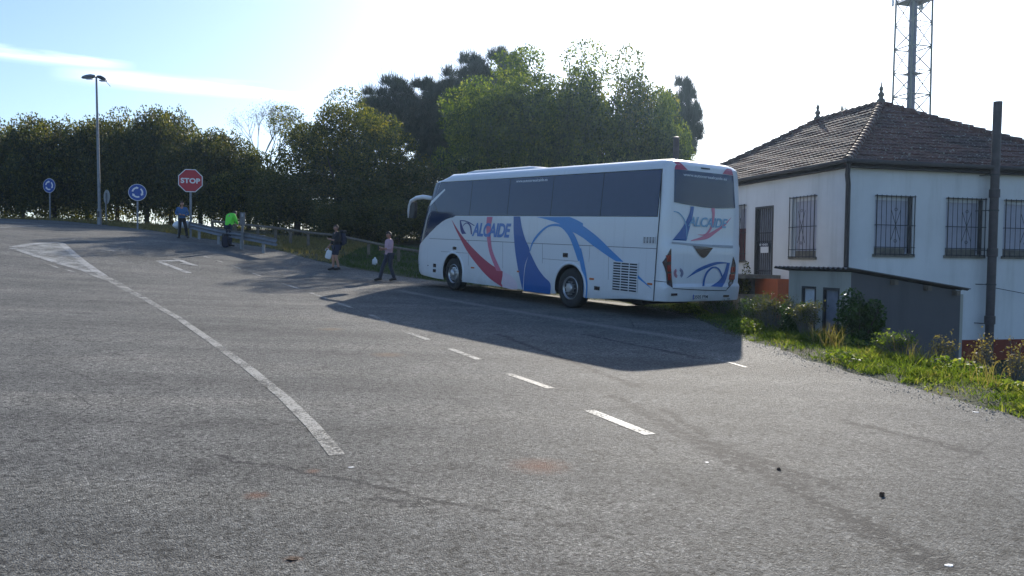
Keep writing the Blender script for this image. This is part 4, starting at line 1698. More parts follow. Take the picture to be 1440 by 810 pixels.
for w in range(3):
    an = MB()
    a = w * 2.094 + .5
    c = Vector((1.5 * cos(a), 1.5 * sin(a), htop + .6))
    an.box(c, (.14, .3, 1.9), rz=a)
    an.tube([c * .0 + Vector((0, 0, htop + .6)), c], .03, 5)
    an.build('antenna_panel', M['letter'], mast)

# ------------------------------------------------------------------ street lamp
p = hit(140, 316)
lamp = thing('street_lamp', 'tall slim street lamp with two heads behind the roundabout signs', 'street lamp', (p.x, p.y, p.z))
H = at(137, 108, p.y).z - p.z
MB().tube([(0, 0, 0), (0, 0, .9), (0, 0, .92), (-.13, 0, H)], [.13, .12, .09, .055], 12).build('pole', M['galv'], lamp, smooth=True)
for s, tilt in ((-1, -.12), (1, .38)):
    Mh = Matrix.Translation((-.13, 0, H + .02)) @ Matrix.Rotation(tilt * 1.0 if s > 0 else tilt, 4, 'Y')
    hm = MB()
    prof = [(0.04, .06, .06), (.10, .13, .11), (.30, .19, .17), (.55, .19, .16), (.78, .13, .11), (.86, .04, .03)]
    vs, fs = [], []
    if s > 0: prof = [(x * .72, w, h * .9) for x, w, h in prof]
    for (x, w, h) in prof:
        for k in range(12):
            a = 2 * pi * k / 12
            vs.append(Mh @ Vector((s * x, w * cos(a), h * sin(a) * (1 if sin(a) > 0 else .45))))
    for i in range(len(prof) - 1):
        for k in range(12):
            k2 = (k + 1) % 12
            fs.append((i * 12 + k, i * 12 + k2, (i + 1) * 12 + k2, (i + 1) * 12 + k))
    fs += [tuple(range(12)), tuple(60 + k for k in range(12))]
    hm.add(vs, fs)
    hd = hm.build('lamp_head', M['galv' if s < 0 else 'steel_dark'], lamp, smooth=True)
    MB().box(Mh @ Vector((s * .45, 0, -.08)), (.36, .24, .06)).build('lens', M['bus_grey'], hd)
    if s > 0:
        MB().tube([Mh @ Vector((.55, 0, -.02)), Mh @ Vector((.95, .02, -.22))], .015, 5).build('hanging_cover', M['steel_dark'], hd)
MB().box((0, -.13, .6), (.12, .02, .35)).build('hatch', M['steel_dark'], lamp)


# ------------------------------------------------------------------ signs
def disc(mb, r, y, t=.012, n=36, r_in=0.0, a0=0, a1=2 * pi):
    if r_in == 0:
        mb.prism([(r * cos(2 * pi * k / n), r * sin(2 * pi * k / n)) for k in range(n)], 0, t, 0, Matrix.Translation((0, y, 0)) @ Matrix.Rotation(pi / 2, 4, 'X'))
    else:
        vs, fs = [], []
        m = int(n * (a1 - a0) / (2 * pi)) + 1
        for k in range(m + 1):
            a = a0 + (a1 - a0) * k / m
            vs += [(r * cos(a), y, r * sin(a)), (r_in * cos(a), y, r_in * sin(a))]
        for k in range(m): fs.append((2 * k, 2 * k + 1, 2 * k + 3, 2 * k + 2))
        mb.add(vs, fs)


def round_sign(px, py_base, py_c, depth, r, rz, label, back=False):
    b = at(px, py_base, depth)
    zc = at(px, py_c, depth).z
    b.z = min(b.z, ground_z(b.x, b.y) + .06)
    t = thing('roundabout_sign', label, 'road sign', (b.x, b.y, b.z), rz, 'round roundabout signs')
    MB().box((0, .06, (zc - b.z) / 2), (.09, .05, zc - b.z + .5)).build('post', M['galv'], t)
    mb = MB(); disc(mb, r, .02)
    pl = mb.build('sign_plate', M['sign_back'], t); pl.location = (0, 0, zc - b.z)
    mb = MB(); disc(mb, r * .995, 0.004, .004)
    MBf = mb.build('sign_face', M['sign_white'], pl)
    mb = MB(); disc(mb, r * .94, -.002, .003)
    mb.build('blue_field', M['sign_blue'], pl)
    mb = MB()
    for k in range(3):
        a0 = radians(100 + 120 * k)
        disc(mb, r * .63, -.007, r_in=r * .45, a0=a0, a1=a0 + radians(72))
        a = a0
        tip = a0 - radians(26)
        mb.add([(r * .36 * cos(a), -.0072, r * .36 * sin(a)), (r * .72 * cos(a), -.0072, r * .72 * sin(a)), (r * .56 * cos(tip), -.0072, r * .56 * sin(tip))], [(0, 1, 2)])
    mb.build('arrows', M['sign_white'], pl)
    return t


round_sign(193.5, 321.5, 270.5, 43.2, .45, .42, 'blue roundabout sign on a post, right of the street lamp')
round_sign(69.5, 309.5, 261, 50.5, .45, -.22, 'blue roundabout sign turned aside, left of the street lamp')
round_sign(150.5, 317, 277, 49.5, .44, pi - .72, 'round sign seen from its grey back, just right of the lamp')

b = hit(268, 334)
SY = b.y
zc = at(268, 254, SY).z
stop = thing('stop_sign', 'red octagonal STOP sign on a grey post by the guardrail', 'stop sign', (b.x, b.y, b.z), .3)
MB().box((0, .06, (zc - b.z) / 2), (.10, .06, zc - b.z + .6)).build('post', M['galv'], stop)
R8 = at(284, 254, SY).x - at(268, 254, SY).x
oct_ = lambda r: [(r / cos(pi / 8) * cos(pi / 8 + k * pi / 4), r / cos(pi / 8) * sin(pi / 8 + k * pi / 4)) for k in range(8)]
RX = Matrix.Rotation(pi / 2, 4, 'X')
mb = MB(); mb.prism(oct_(R8), 0, .02, 0, Matrix.Translation((0, .02, 0)) @ RX)
pl = mb.build('sign_plate', M['sign_white'], stop); pl.location = (0, 0, zc - b.z)
mb = MB(); mb.prism(oct_(R8 * .93), 0, .003, 0, Matrix.Translation((0, -.001, 0)) @ RX)
mb.build('red_field', M['sign_red'], pl)
lettering('stop_lettering', 'STOP', (-R8 * .80, -R8 * .24, R8 * .80, R8 * .22), lambda u, w: Vector((u, -.008, w)), M['sign_white'], pl, bold=.04, spacing=1.05)

# ------------------------------------------------------------------ guardrails
def beam(mb, pts, z, face, h=.31):
    """W-beam along xy points; face = sign of the side it bulges to"""
    prof = [(-.155, 0), (-.12, .05), (-.075, .08), (-.03, .03), (0, .0), (.03, .03), (.075, .08), (.12, .05), (.155, 0)]
    vs, fs = [], []
    P = [Vector((p[0], p[1])) for p in pts]
    m = len(prof)
    for th in (0, .012):
        for i, p in enumerate(P):
            t = (P[min(i + 1, len(P) - 1)] - P[max(i - 1, 0)]).normalized()
            nn = Vector((-t.y, t.x)) * face
            for (zz, o) in prof:
                q = p + nn * (o - th)
                vs.append((q.x, q.y, z[i] + zz * h / .31))
    off = len(P) * m
    for i in range(len(P) - 1):
        for k in range(m - 1):
            a = i * m + k
            fs.append((a, a + 1, a + m + 1, a + m))
            fs.append((off + a, off + a + m, off + a + m + 1, off + a + 1))
    for i in range(len(P) - 1):
        for k in (0, m - 1):
            a = i * m + k
            fs.append((a, a + m, off + a + m, off + a))
    for i in (0, len(P) - 1):
        for k in range(m - 1):
            a = i * m + k
            fs.append((a, a + 1, off + a + 1, off + a))
    mb.add(vs, fs)


gp = [hit(*p, ) for p in [(262, 332.5), (276, 336.5), (303, 344), (335, 350), (366, 356), (388, 361)]]
gr = thing('guardrail', 'grey steel guardrail with ribbed beam beside the stop sign', 'guardrail', tuple(gp[2]))
o0 = gp[2]
loc = [p - o0 for p in gp]
mb = MB()
beam(mb, [(p.x, p.y) for p in loc], [p.z + .60 for p in loc], 1, .33)
mb.build('beam', M['galv'], gr, smooth=True)
for i in (1, 2, 3, 4):
    p = loc[i]
    MB().box((p.x + .10, p.y + .12, p.z + .34), (.12, .06, .85)).build('post', M['galv'], gr)
# rounded end piece behind the walker
e = hit(262, 333)
q0, q1, q2 = at(266, 316, e.y), at(254, 315, e.y - .1), at(243, 317, e.y - .25)
mb = MB()
tt = MB()
mb.tube([q0 - o0, q0.lerp(q1, .5) - o0, q1 - o0, q2 - o0 + Vector((.12, 0, 0)), q2 - o0], [.17, .19, .2, .17, .05], 12)
mb.build('end_terminal', M['letter'], gr, smooth='all')

# second rail farther back, on posts
rp = [((298, 333), (298, 311)), ((330, 336), (330, 314.5)), ((362, 338), (362, 318)), ((387, 339), (387, 320.5)), ((408, 341), (408, 323.5)), ((433, 344), (433, 327)), ((475, 350), (475, 331.5)), ((518, 358), (518, 340.5)), ((560, 365), (560, 349)), ((610, 372), (610, 357))]
pts3, tops = [], []
for (bx, by), (tx, ty) in rp:
    Y = 41.5 - (bx - 298) * .021
    p = at(bx, by, Y)
    gz_ = ground_z(p.x, p.y)
    pts3.append(Vector((p.x, p.y, gz_)))
    tops.append(at(tx, ty, Y).z)
rl = thing('post_and_rail_fence', 'low grey rail on short posts in front of the trees', 'fence', tuple(pts3[4]))
o1 = pts3[4]
mb = MB()
mb.tube([Vector((p.x, p.y, z)) - o1 for p, z in zip(pts3, tops)], .06, 8)
mb.build('rail', M['wood'], rl, smooth=True)
for p, z in zip(pts3, tops):
    q = p - o1
    hgt = z - p.z + .05
    MB().box((q.x, q.y + .07, q.z + hgt / 2 - .1), (.13, .08, hgt + .2)).build('post', M['wood'], rl)

# marker post by the guardrail
b = hit(341, 351.5)
zt = at(340, 298.5, b.y).z
mk = thing('marker_post', 'grey kilometre style marker post with panel beside the guardrail', 'marker post', (b.x, b.y, b.z), .1)
mk['label'] = 'grey upright post with a flat panel behind the high visibility walker'
hh = zt - b.z
MB().box((0, .03, (hh - .3) / 2), (.10, .06, hh - .3)).build('post', M['concrete'], mk)
pn = MB().box((0, 0, hh - .27), (.22, .025, .54)).build('panel', M['concrete'], mk)
MB().box((0, -.015, hh - .12), (.08, .005, .14)).build('emblem', M['sign_back'], pn)

# ------------------------------------------------------------------ people
def skin_mesh(joints, edges, sub=2):
    me = bpy.data.meshes.new('sk')
    names = list(joints)
    me.from_pydata([joints[k][:3] for k in names], [(names.index(a), names.index(b2)) for a, b2 in edges], [])
    o = bpy.data.objects.new('sk', me)
    COL.objects.link(o)
    md = o.modifiers.new('s', 'SKIN')
    md.use_smooth_shade = True
    sv = me.skin_vertices[0].data
    for i, k in enumerate(names):
        r = joints[k][3]
        sv[i].radius = r if hasattr(r, '__len__') else (r, r)
        sv[i].use_root = (i == 0)
    sb = o.modifiers.new('u', 'SUBSURF')
    sb.levels = sb.render_levels = sub
    bpy.context.view_layer.update()
    dg = bpy.context.evaluated_depsgraph_get()
    nm = bpy.data.meshes.new_from_object(o.evaluated_get(dg))
    bpy.data.objects.remove(o)
    return [tuple(v.co) for v in nm.vertices], [tuple(p.vertices) for p in nm.polygons]


def head_geo(c, yaw=0, tilt=0):
    """a head with brow, nose, chin and ears; faces -y before turning"""
    vs, fs, mi = [], [], []
    nu, nv = 20, 16
    for j in range(nv + 1):
        th = pi * j / nv
        for i in range(nu):
            ph = 2 * pi * i / nu
            x, y, z = sin(th) * cos(ph), sin(th) * sin(ph), cos(th)
            X, Y, Z = x * .075, y * .095, z * .118
            if z < 0:
                X *= 1 + .35 * z
                Y *= 1 + (.05 if y < 0 else .4) * z
            fr = max(0, -y) ** 6 * (abs(x) < .35)
            Y -= .022 * fr * math.exp(-((z + .12) / .18) ** 2) * max(0, 1 - abs(x) / .25)
            Y -= .008 * max(0, -y) * math.exp(-((z + .75) / .15) ** 2)
            Y += .008 * math.exp(-((z - .08) / .1) ** 2) * math.exp(-((abs(x) - .38) / .15) ** 2) * max(0, -y)
            vs.append(Vector((X, Y, Z)))
    for j in range(nv):
        for i in range(nu):
            i2 = (i + 1) % nu
            fs.append((j * nu + i, j * nu + i2, (j + 1) * nu + i2, (j + 1) * nu + i)); mi.append(0)
    def blob(cx, cy, cz, rx, ry, rz, m):
        b = len(vs)
        for j in range(7):
            for i in range(8):
                th, ph = pi * j / 6, 2 * pi * i / 8
                vs.append(Vector((cx + rx * sin(th) * cos(ph), cy + ry * sin(th) * sin(ph), cz + rz * cos(th))))
        for j in range(6):
            for i in range(8):
                fs.append((b + j * 8 + i, b + j * 8 + (i + 1) % 8, b + (j + 1) * 8 + (i + 1) % 8, b + (j + 1) * 8 + i)); mi.append(m)
    for s in (-1, 1):
        blob(s * .078, .005, -.005, .012, .022, .032, 0)
        blob(s * .03, -.083, .01, .011, .008, .007, 1)
    blob(0, -.089, -.062, .024, .008, .006, 1)
    R = Matrix.Translation(c) @ Matrix.Rotation(yaw, 4, 'Z') @ Matrix.Rotation(tilt, 4, 'X')
    return [R @ v for v in vs], fs, mi, R


def hand_geo(wrist, d, side, curl=.6):
    """palm and five curled fingers continuing direction d from the wrist"""
    mb = MB()
    d = Vector(d).normalized()
    ax = Vector(side).normalized()
    nrm = d.cross(ax).normalized()
    w = Vector(wrist)
    mb.tube([w - d * .02, w + d * .03, w + d * .085], [.024, .036, .034], 8)
    for k, (o, ln) in enumerate(((-.027, .066), (-.009, .078), (.009, .072), (.026, .056))):
        b = w + d * .08 + ax * o
        p1 = b + d * ln * .5 + nrm * ln * .1
        p2 = p1 + (d * cos(curl) + nrm * sin(curl)) * ln * .35
        p3 = p2 + (d * cos(curl * 2) + nrm * sin(curl * 2)) * ln * .3
        mb.tube([b - d * .02, b, p1, p2, p3], [.0095, .0095, .0088, .008, .006], 6)
    b = w + d * .03 - ax * .03
    mb.tube([b, b + (d * .6 - ax * .6 + nrm * .3) * .045, b + (d * .9 - ax * .3 + nrm * .6) * .08], [.012, .011, .008], 6)
    return mb.v, mb.f


def person(label, loc, rz, J, top, legs, top_mat, leg_mat, hair, shorts=False, headyaw=0, headtilt=.1, cap=None, top_r=1.0, scale=1.0, shoe='leather'):
    """J: joint positions (person faces -y). The body is one mesh; clothes and hair are its parts"""
    t = thing('person', label, 'person', loc, rz)
    t.scale = (scale,) * 3
    R = {'pelvis': (.135, .105), 'belly': (.135, .10), 'chest': (.155, .11), 'neckb': .062, 'neck': .052, 'shL': .062, 'shR': .062, 'elL': .044, 'elR': .044,
         'wrL': .028, 'wrR': .028, 'hipL': .088, 'hipR': .088, 'knL': .058, 'knR': .058, 'cfL': .054, 'cfR': .054, 'anL': .038, 'anR': .038, 'toL': .032, 'toR': .032}
    jj = dict(J)
    for s in 'LR':
        k, a = Vector(jj['kn' + s]), Vector(jj['an' + s])
        jj['cf' + s] = tuple(k.lerp(a, .35) + Vector((0, .015, 0)))
    order = ['pelvis', 'belly', 'chest', 'neckb', 'neck', 'shL', 'elL', 'wrL', 'shR', 'elR', 'wrR', 'hipL', 'knL', 'cfL', 'anL', 'toL', 'hipR', 'knR', 'cfR', 'anR', 'toR']
    joints = {k: (*jj[k], R[k]) for k in order}
    E_ = [('pelvis', 'belly'), ('belly', 'chest'), ('chest', 'neckb'), ('neckb', 'neck')]
    for s in 'LR':
        E_ += [('chest', 'sh' + s), ('sh' + s, 'el' + s), ('el' + s, 'wr' + s), ('pelvis', 'hip' + s), ('hip' + s, 'kn' + s), ('kn' + s, 'cf' + s), ('cf' + s, 'an' + s), ('an' + s, 'to' + s)]
    v, f = skin_mesh(joints, E_)
    mb = MB().add(v, f)
    hv_, hf, hm, HR = head_geo(Vector(jj['head']), headyaw, headtilt)
    b0 = len(mb.v)
    for p in hv_: mb.v.append(tuple(p))
    for q, m_ in zip(hf, hm):
        mb.f.append(tuple(i + b0 for i in q)); mb.mi.append(m_)
    for s, sg in (('L', 1), ('R', -1)):
        w, e = Vector(jj['wr' + s]), Vector(jj['el' + s])
        v2, f2 = hand_geo(w, w - e, (0.25 * sg, -1, 0.1) if abs((w - e).normalized().y) < .8 else (1, 0, 0))
        mb.add(v2, f2)
    body = mb.build('body', [M['skin'], M['eye']], t, smooth='all')
    # top: torso and sleeves
    k_ = 1.3 * top_r
    tj = {k: (*jj[k], (tuple(x * k_ for x in R[k]) if hasattr(R[k], '__len__') else R[k] * k_ * 1.12)) for k in ('belly', 'chest', 'neckb', 'shL', 'elL', 'wrL', 'shR', 'elR', 'wrR')}
    tj['neckb'] = (*jj['neckb'], .082)
    tj['collar'] = (*Vector(jj['neckb']).lerp(Vector(jj['neck']), .45), .07)
    tj = {'belly': tj['belly'], **tj, 'hem': (*Vector(jj['pelvis']).lerp(Vector(jj['belly']), -.1), (.165 * top_r, .135 * top_r))}
    for s in 'LR':
        e, w = Vector(jj['el' + s]), Vector(jj['wr' + s])
        q = e.lerp(w, top)
        tj['wr' + s] = (*q, .042 * top_r)
    v, f = skin_mesh(tj, [('belly', 'hem'), ('belly', 'chest'), ('chest', 'neckb'), ('neckb', 'collar'), ('chest', 'shL'), ('shL', 'elL'), ('elL', 'wrL'), ('chest', 'shR'), ('shR', 'elR'), ('elR', 'wrR')])
    MB().add(v, f).build('jacket' if top > .8 else 'shirt', top_mat, t, smooth='all')
    lj = {'pelvis': (*jj['pelvis'], (.15, .12))}
    le = []
    for s in 'LR':
        kn, an = Vector(jj['kn' + s]), Vector(jj['an' + s])
        lj['hip' + s] = (*jj['hip' + s], .105)
        lj['kn' + s] = (*(kn if not shorts else Vector(jj['hip' + s]).lerp(kn, .85)), .075 if not shorts else .09)
        le += [('pelvis', 'hip' + s), ('hip' + s, 'kn' + s)]
        if not shorts:
            lj['an' + s] = (*(an + Vector((0, 0, -.01))), .06)
            le += [('kn' + s, 'an' + s)]
    v, f = skin_mesh(lj, le)
    MB().add(v, f).build('shorts' if shorts else 'trousers', leg_mat, t, smooth='all')
    for s in 'LR':
        a, q = Vector(jj['an' + s]), Vector(jj['to' + s])
        d = (q - a); d.z = 0
        d.normalize()
        mb = MB()
        heel = Vector((a.x, a.y, q.z)) - d * .07
        mb.tube([heel + Vector((0, 0, .03)), heel + d * .05 + Vector((0, 0, .05)), heel + d * .13 + Vector((0, 0, .045)), heel + d * .22 + Vector((0, 0, .02)), heel + d * .28 + Vector((0, 0, .01))], [.03, .052, .05, .046, .022], 10)
        mb.tube([a + Vector((0, 0, .05)), a + Vector((0, 0, -.03)), heel + d * .07 + Vector((0, 0, .03))], [.05, .052, .05], 10)
        mb.build('shoe', M[shoe], t, smooth='all')
    # hair: a shell over the crown and back of the head
    mb = MB()
    vs, fs = [], []
    nu, nv = 20, 10
    for j in range(nv + 1):
        for i in range(nu):
            ph = 2 * pi * i / nu
            lim = (1.15 if sin(ph) < -.3 else 2.05) + .1 * sin(5 * ph)
            th = lim * j / nv
            x, y, z = sin(th) * cos(ph), sin(th) * sin(ph), cos(th)
            vs.append(HR @ Vector((x * .083, y * .103 + .004, z * .126 + .004)))
    for j in range(nv):
        for i in range(nu):
            i2 = (i + 1) % nu
            fs.append((j * nu + i, j * nu + i2, (j + 1) * nu + i2, (j + 1) * nu + i))
    mb.add(vs, fs)
    mb.build('hair', hair, t, smooth='all')
    return t


def stand(step=.0, sw=.0):
    return {'pelvis': (0, 0, .95), 'belly': (0, .0, 1.12), 'chest': (0, .0, 1.32), 'neckb': (0, .005, 1.47), 'neck': (0, 0, 1.53), 'head': (0, -.015, 1.63),
            'shL': (.185, .0, 1.41), 'shR': (-.185, 0, 1.41), 'elL': (.24, .02, 1.12), 'elR': (-.24, .02, 1.12), 'wrL': (.23, -.08, .89), 'wrR': (-.23, -.08, .89),
            'hipL': (.09, 0, .90), 'hipR': (-.09, 0, .90), 'knL': (.10, -.02, .50), 'knR': (-.10, -.02, .50), 'anL': (.11, .02, .09), 'anR': (-.11, .02, .09),
            'toL': (.13, -.13, .035), 'toR': (-.13, -.13, .035)}


# walker in blue by the stop sign, with a trekking pole; turned half to the right of the picture
b = hit(256, 335.5)
J = stand()
J.update(elR=(-.27, -.02, 1.14), wrR=(-.10, -.24, 1.13), elL=(.27, 0, 1.13), wrL=(.12, -.24, 1.10), knL=(.17, -.05, .5), anL=(.22, .0, .09), toL=(.26, -.14, .035), anR=(-.14, .05, .09), toR=(-.18, -.10, .035))
person('walker in a blue jacket standing by the stop sign with a pole', (b.x, b.y, b.z), .35, J, 1.0, 0, M['cloth_blue'], M['cloth_black'], M['hair_brown'], headyaw=.7, scale=1.0)
tag(MB().tube([(b.x - .03, b.y - .42, b.z), (b.x - .02, b.y - .3, b.z + 1.15)], [.008, .014], 6).build('trekking_pole', M['galv']), 'thin trekking pole held by the walker in blue', 'trekking pole')

# hi-vis walker bending over a dark bag, back to us
b = hit(322, 347)
J = stand()
J.update(belly=(0, -.02, 1.12), chest=(0, -.09, 1.30), neckb=(0, -.17, 1.43), neck=(0, -.22, 1.46), head=(0, -.31, 1.47), shL=(.18, -.12, 1.37), shR=(-.18, -.12, 1.37), elL=(.23, -.20, 1.12), elR=(-.23, -.20, 1.12),
         wrL=(.10, -.38, 1.02), wrR=(-.10, -.38, 1.02), pelvis=(0, .02, .93))
person('walker in a bright green high visibility jacket with bowed head', (b.x, b.y, b.z), pi - .55, J, 1.0, 0, M['hivis'], M['cloth_navy'], M['hair_dark'], headtilt=.75, top_r=1.12)
bb = hit(317, 348)
bag = thing('rucksack', 'dark blue rucksack on the ground at the green jacket walker\'s feet', 'rucksack', (bb.x, bb.y, bb.z), .3)


def rounded(mb, c, s, M_=None, p=3.2, nu=16, nv=12, m=0):
    vs, fs = [], []
    for j in range(nv + 1):
        th = pi * j / nv - pi / 2
        for i in range(nu):
            ph = 2 * pi * i / nu
            f_ = lambda q: math.copysign(abs(q) ** (2 / p), q)
            vs.append((c[0] + s[0] * f_(cos(th)) * f_(cos(ph)), c[1] + s[1] * f_(cos(th)) * f_(sin(ph)), c[2] + s[2] * f_(sin(th))))
    for j in range(nv):
        for i in range(nu):
            i2 = (i + 1) % nu
            fs.append((j * nu + i, j * nu + i2, (j + 1) * nu + i2, (j + 1) * nu + i))
    return mb.add(vs, fs, m, M_)


def rucksack(t, z0=0.0, mat='cloth_navy', back=.0):
    rounded(MB(), (0, 0, z0 + .27), (.16, .11, .27)).build('main_sack', M[mat], t, smooth='all')
    rounded(MB(), (0, .02, z0 + .53), (.15, .12, .07)).build('lid', M['cloth_black'], t, smooth='all')
    rounded(MB(), (0, .12, z0 + .2), (.11, .04, .14)).build('front_pocket', M['cloth_black'], t, smooth='all')
    for s in (-1, 1):
        MB().tube([(s * .09, -.08, z0 + .5), (s * .1, -.2, z0 + .49), (s * .11, -.24, z0 + .36), (s * .12, -.17, z0 + .2), (s * .12, -.09, z0 + .12)], .02, 6).build('strap', M['cloth_black'], t, smooth='all')


rucksack(bag)

# walker with rucksack, shorts and white bag, facing left-down the road
b = hit(473, 380.5)
J = stand()
J.update(wrR=(-.26, -.20, .92), elR=(-.27, -.02, 1.12), elL=(.25, -.03, 1.12), wrL=(.05, -.24, 1.18), knL=(.09, -.06, .5), anL=(.09, .06, .09), toL=(.10, -.09, .035), anR=(-.10, -.10, .09), toR=(-.11, -.25, .035), knR=(-.10, -.10, .5))
pr = person('walker in dark shorts and jacket with a rucksack carrying a white bag', (b.x, b.y, b.z), -.95, J, .6, 0, M['cloth_black'], M['cloth_navy'], M['hair_brown'], shorts=True)
rz = -.95
off = Matrix.Rotation(rz, 3, 'Z') @ Vector((0, .24, 0))
rk = thing('rucksack', 'dark rucksack worn on the back of the walker in shorts', 'rucksack', (b.x + off.x, b.y + off.y, b.z + .96), rz)
rucksack(rk)
w = Matrix.Rotation(rz, 3, 'Z') @ Vector((-.26, -.27, 0))
cb = thing('carrier_bag', 'white carrier bag in the hand of the walker in shorts', 'bag', (b.x + w.x, b.y + w.y, b.z + .40))
mb = MB()
rounded(mb, (0, 0, .22), (.12, .05, .17), p=4.5, M_=Matrix.Rotation(.3, 4, 'Y'))
mb.build('bag_body', M['bag_white'], cb, smooth='all')
MB().tube([(-.07, 0, .36), (-.03, 0, .45), (.03, 0, .45), (.07, 0, .36)], .012, 6).build('handle', M['bag_white'], cb)

# man in a pink shirt looking down at his phone, mid-step
b = hit(547, 395.5)
J = stand()
J.update(elR=(-.24, -.02, 1.13), wrR=(-.06, -.26, 1.12), elL=(.24, -.02, 1.13), wrL=(.08, -.27, 1.16), knR=(-.10, -.20, .52), anR=(-.10, -.30, .09), toR=(-.11, -.46, .035), knL=(.10, .02, .5), anL=(.10, .17, .09), toL=(.11, .02, .035), pelvis=(0, -.02, .93))
rz = -1.05
person('man in a pale pink shirt and dark trousers stepping along by the coach', (b.x, b.y, b.z), rz, J, .55, 0, M['cloth_pink'], M['cloth_grey'], M['hair_dark'], headtilt=.35)
w = Matrix.Rotation(rz, 3, 'Z') @ Vector((.01, -.40, 0))
tag(MB().box((b.x + w.x, b.y + w.y, b.z + 1.17), (.075, .02, .15), rz=rz).build('phone', M['black'], bevel=.004), 'dark phone held by the man in the pink shirt', 'phone')

# white bag hanging on the verge between the two men
b = hit(527, 371)
wb = thing('white_bag', 'small white bag lying on the shaded grass between two walkers', 'bag', (b.x, b.y, ground_z(b.x, b.y)))
rounded(MB(), (0, 0, .13), (.11, .08, .14), p=3).build('bag_body', M['bag_white'], wb, smooth='all')
rounded(MB(), (0.01, 0, .28), (.045, .035, .05), p=2.2).build('bag_neck', M['bag_white'], wb, smooth='all')

# ------------------------------------------------------------------ vegetation
rng = np.random.default_rng(11)


def rand_dir(n):
    v = rng.normal(size=(n, 3))
    return v / np.linalg.norm(v, axis=1, keepdims=True)


def leaves(centres, size, aspect=.55, up=.3, droop=0.0, jitter=.35):
    """diamond leaves at given points with random facing"""
    n = len(centres)
    nrm = rand_dir(n) + np.array([0, 0, up])
    nrm /= np.linalg.norm(nrm, axis=1, keepdims=True)
    t = np.cross(nrm, rand_dir(n))
    t /= np.linalg.norm(t, axis=1, keepdims=True) + 1e-9
    b = np.cross(nrm, t)
    s = size * (1 + jitter * (rng.random((n, 1)) * 2 - 1))
    V = np.stack([centres - t * s * .5, centres + b * s * aspect * .5 + nrm * s * .08, centres + t * s * .5, centres - b * s * aspect * .5 + nrm * s * .08], axis=1)
    return V


def crown_points(n, rx, ry, rz, nblob, rough=.35, fill=.35, low=-.75, blob=(.22, .42)):
    """points through an uneven crown: many overlapping clumps inside an ellipsoid"""
    c = rand_dir(nblob) * (rng.random((nblob, 1)) ** .4) * (1 - rough * rng.random((nblob, 1)))
    c = c[c[:, 2] > low]
    rad = blob[0] + (blob[1] - blob[0]) * rng.random(len(c))
    wts = rad ** 2
    idx = rng.choice(len(c), size=n, p=wts / wts.sum())
    d = rand_dir(n)
    r = rad[idx] * np.where(rng.random(n) < fill, rng.random(n) ** .5, .8 + .28 * rng.random(n))
    # thin out in clumps so that gaps remain
    p = c[idx] + d * r[:, None] * np.array([1, 1, .8])
    p /= np.array([np.percentile(np.abs(p[:, 0]), 98.5), np.percentile(np.abs(p[:, 1]), 98.5), 1])
    lo, hi = np.percentile(p[:, 2], .5), np.percentile(p[:, 2], 99.7)
    p[:, 2] = (p[:, 2] - lo) / (hi - lo) * 2 - 1
    return p * np.array([rx, ry, rz])


def broad_crown(name, rx, ry, rz, n, size, mat, nblob=60, **kw):
    return quads_mesh(name, leaves(crown_points(n, rx, ry, rz, nblob, **kw), size), mat)


def trunk_mesh(mb, H, r, lean=(0, 0), limbs=5, spread=1.6, start=.35):
    rr = random
    top = Vector((lean[0], lean[1], H))
    pts = [Vector((0, 0, -.2)), Vector((lean[0] * .2, lean[1] * .2, H * .3)), Vector((lean[0] * .6, lean[1] * .6, H * .65)), top]
    mb.tube(pts, [r * 1.25, r, r * .7, r * .25], 10)
    for k in range(limbs):
        t = start + (.95 - start) * k / limbs
        p = pts[1].lerp(top, max(0, (t - .3) / .7))
        a = k * 2.4 + rr.uniform(-.4, .4)
        d = Vector((cos(a), sin(a), rr.uniform(.5, 1.0)))
        ln = spread * rr.uniform(.7, 1.2) * (1.1 - .5 * t)
        q = p + d * ln * .5 + Vector((0, 0, .1))
        e = p + d * ln + Vector((rr.uniform(-.2, .2), rr.uniform(-.2, .2), ln * .25))
        mb.tube([p, q, e], [r * .45, r * .3, r * .08], 7)


def px_tree(name, label, px, depth, py_top, half_w_px, crown_me, cr_size, mat_bark='bark', group=None, crown_base=.28, r=.2, rot=None, base=None, ry=None, limbs=6, flat=1.0):
    """stand a tree so that its crown top and width match measured angles at this depth"""
    top = at(px, py_top, depth)
    gz_ = ground_z(top.x, top.y) if base is None else base
    H = top.z - gz_
    rx = half_w_px * depth / F
    t = thing(name, label, 'tree', (top.x, top.y, gz_), 0, group)
    mb = MB()
    trunk_mesh(mb, H * .62, r, (random.uniform(-.3, .3), random.uniform(-.3, .3)), limbs, min(rx * .5, H * .22), .25)
    mb.build('trunk', M[mat_bark], t, smooth='all')
    c = mesh_obj('crown', crown_me, t)
    rz_ = H * (1 - crown_base) / 2
    c.location = (0, 0, H - rz_)
    c.scale = (rx / cr_size[0], (ry or rx * flat) / cr_size[1], rz_ / cr_size[2])
    c.rotation_euler = (0, 0, 0)
    return t


# unit crowns (radius 1); scaled to each tree
def unit_crown(name, n, size, mat, nblob, **kw):
    return broad_crown(name, 1, 1, 1, n, size, mat, nblob, **kw), (1, 1, 1)


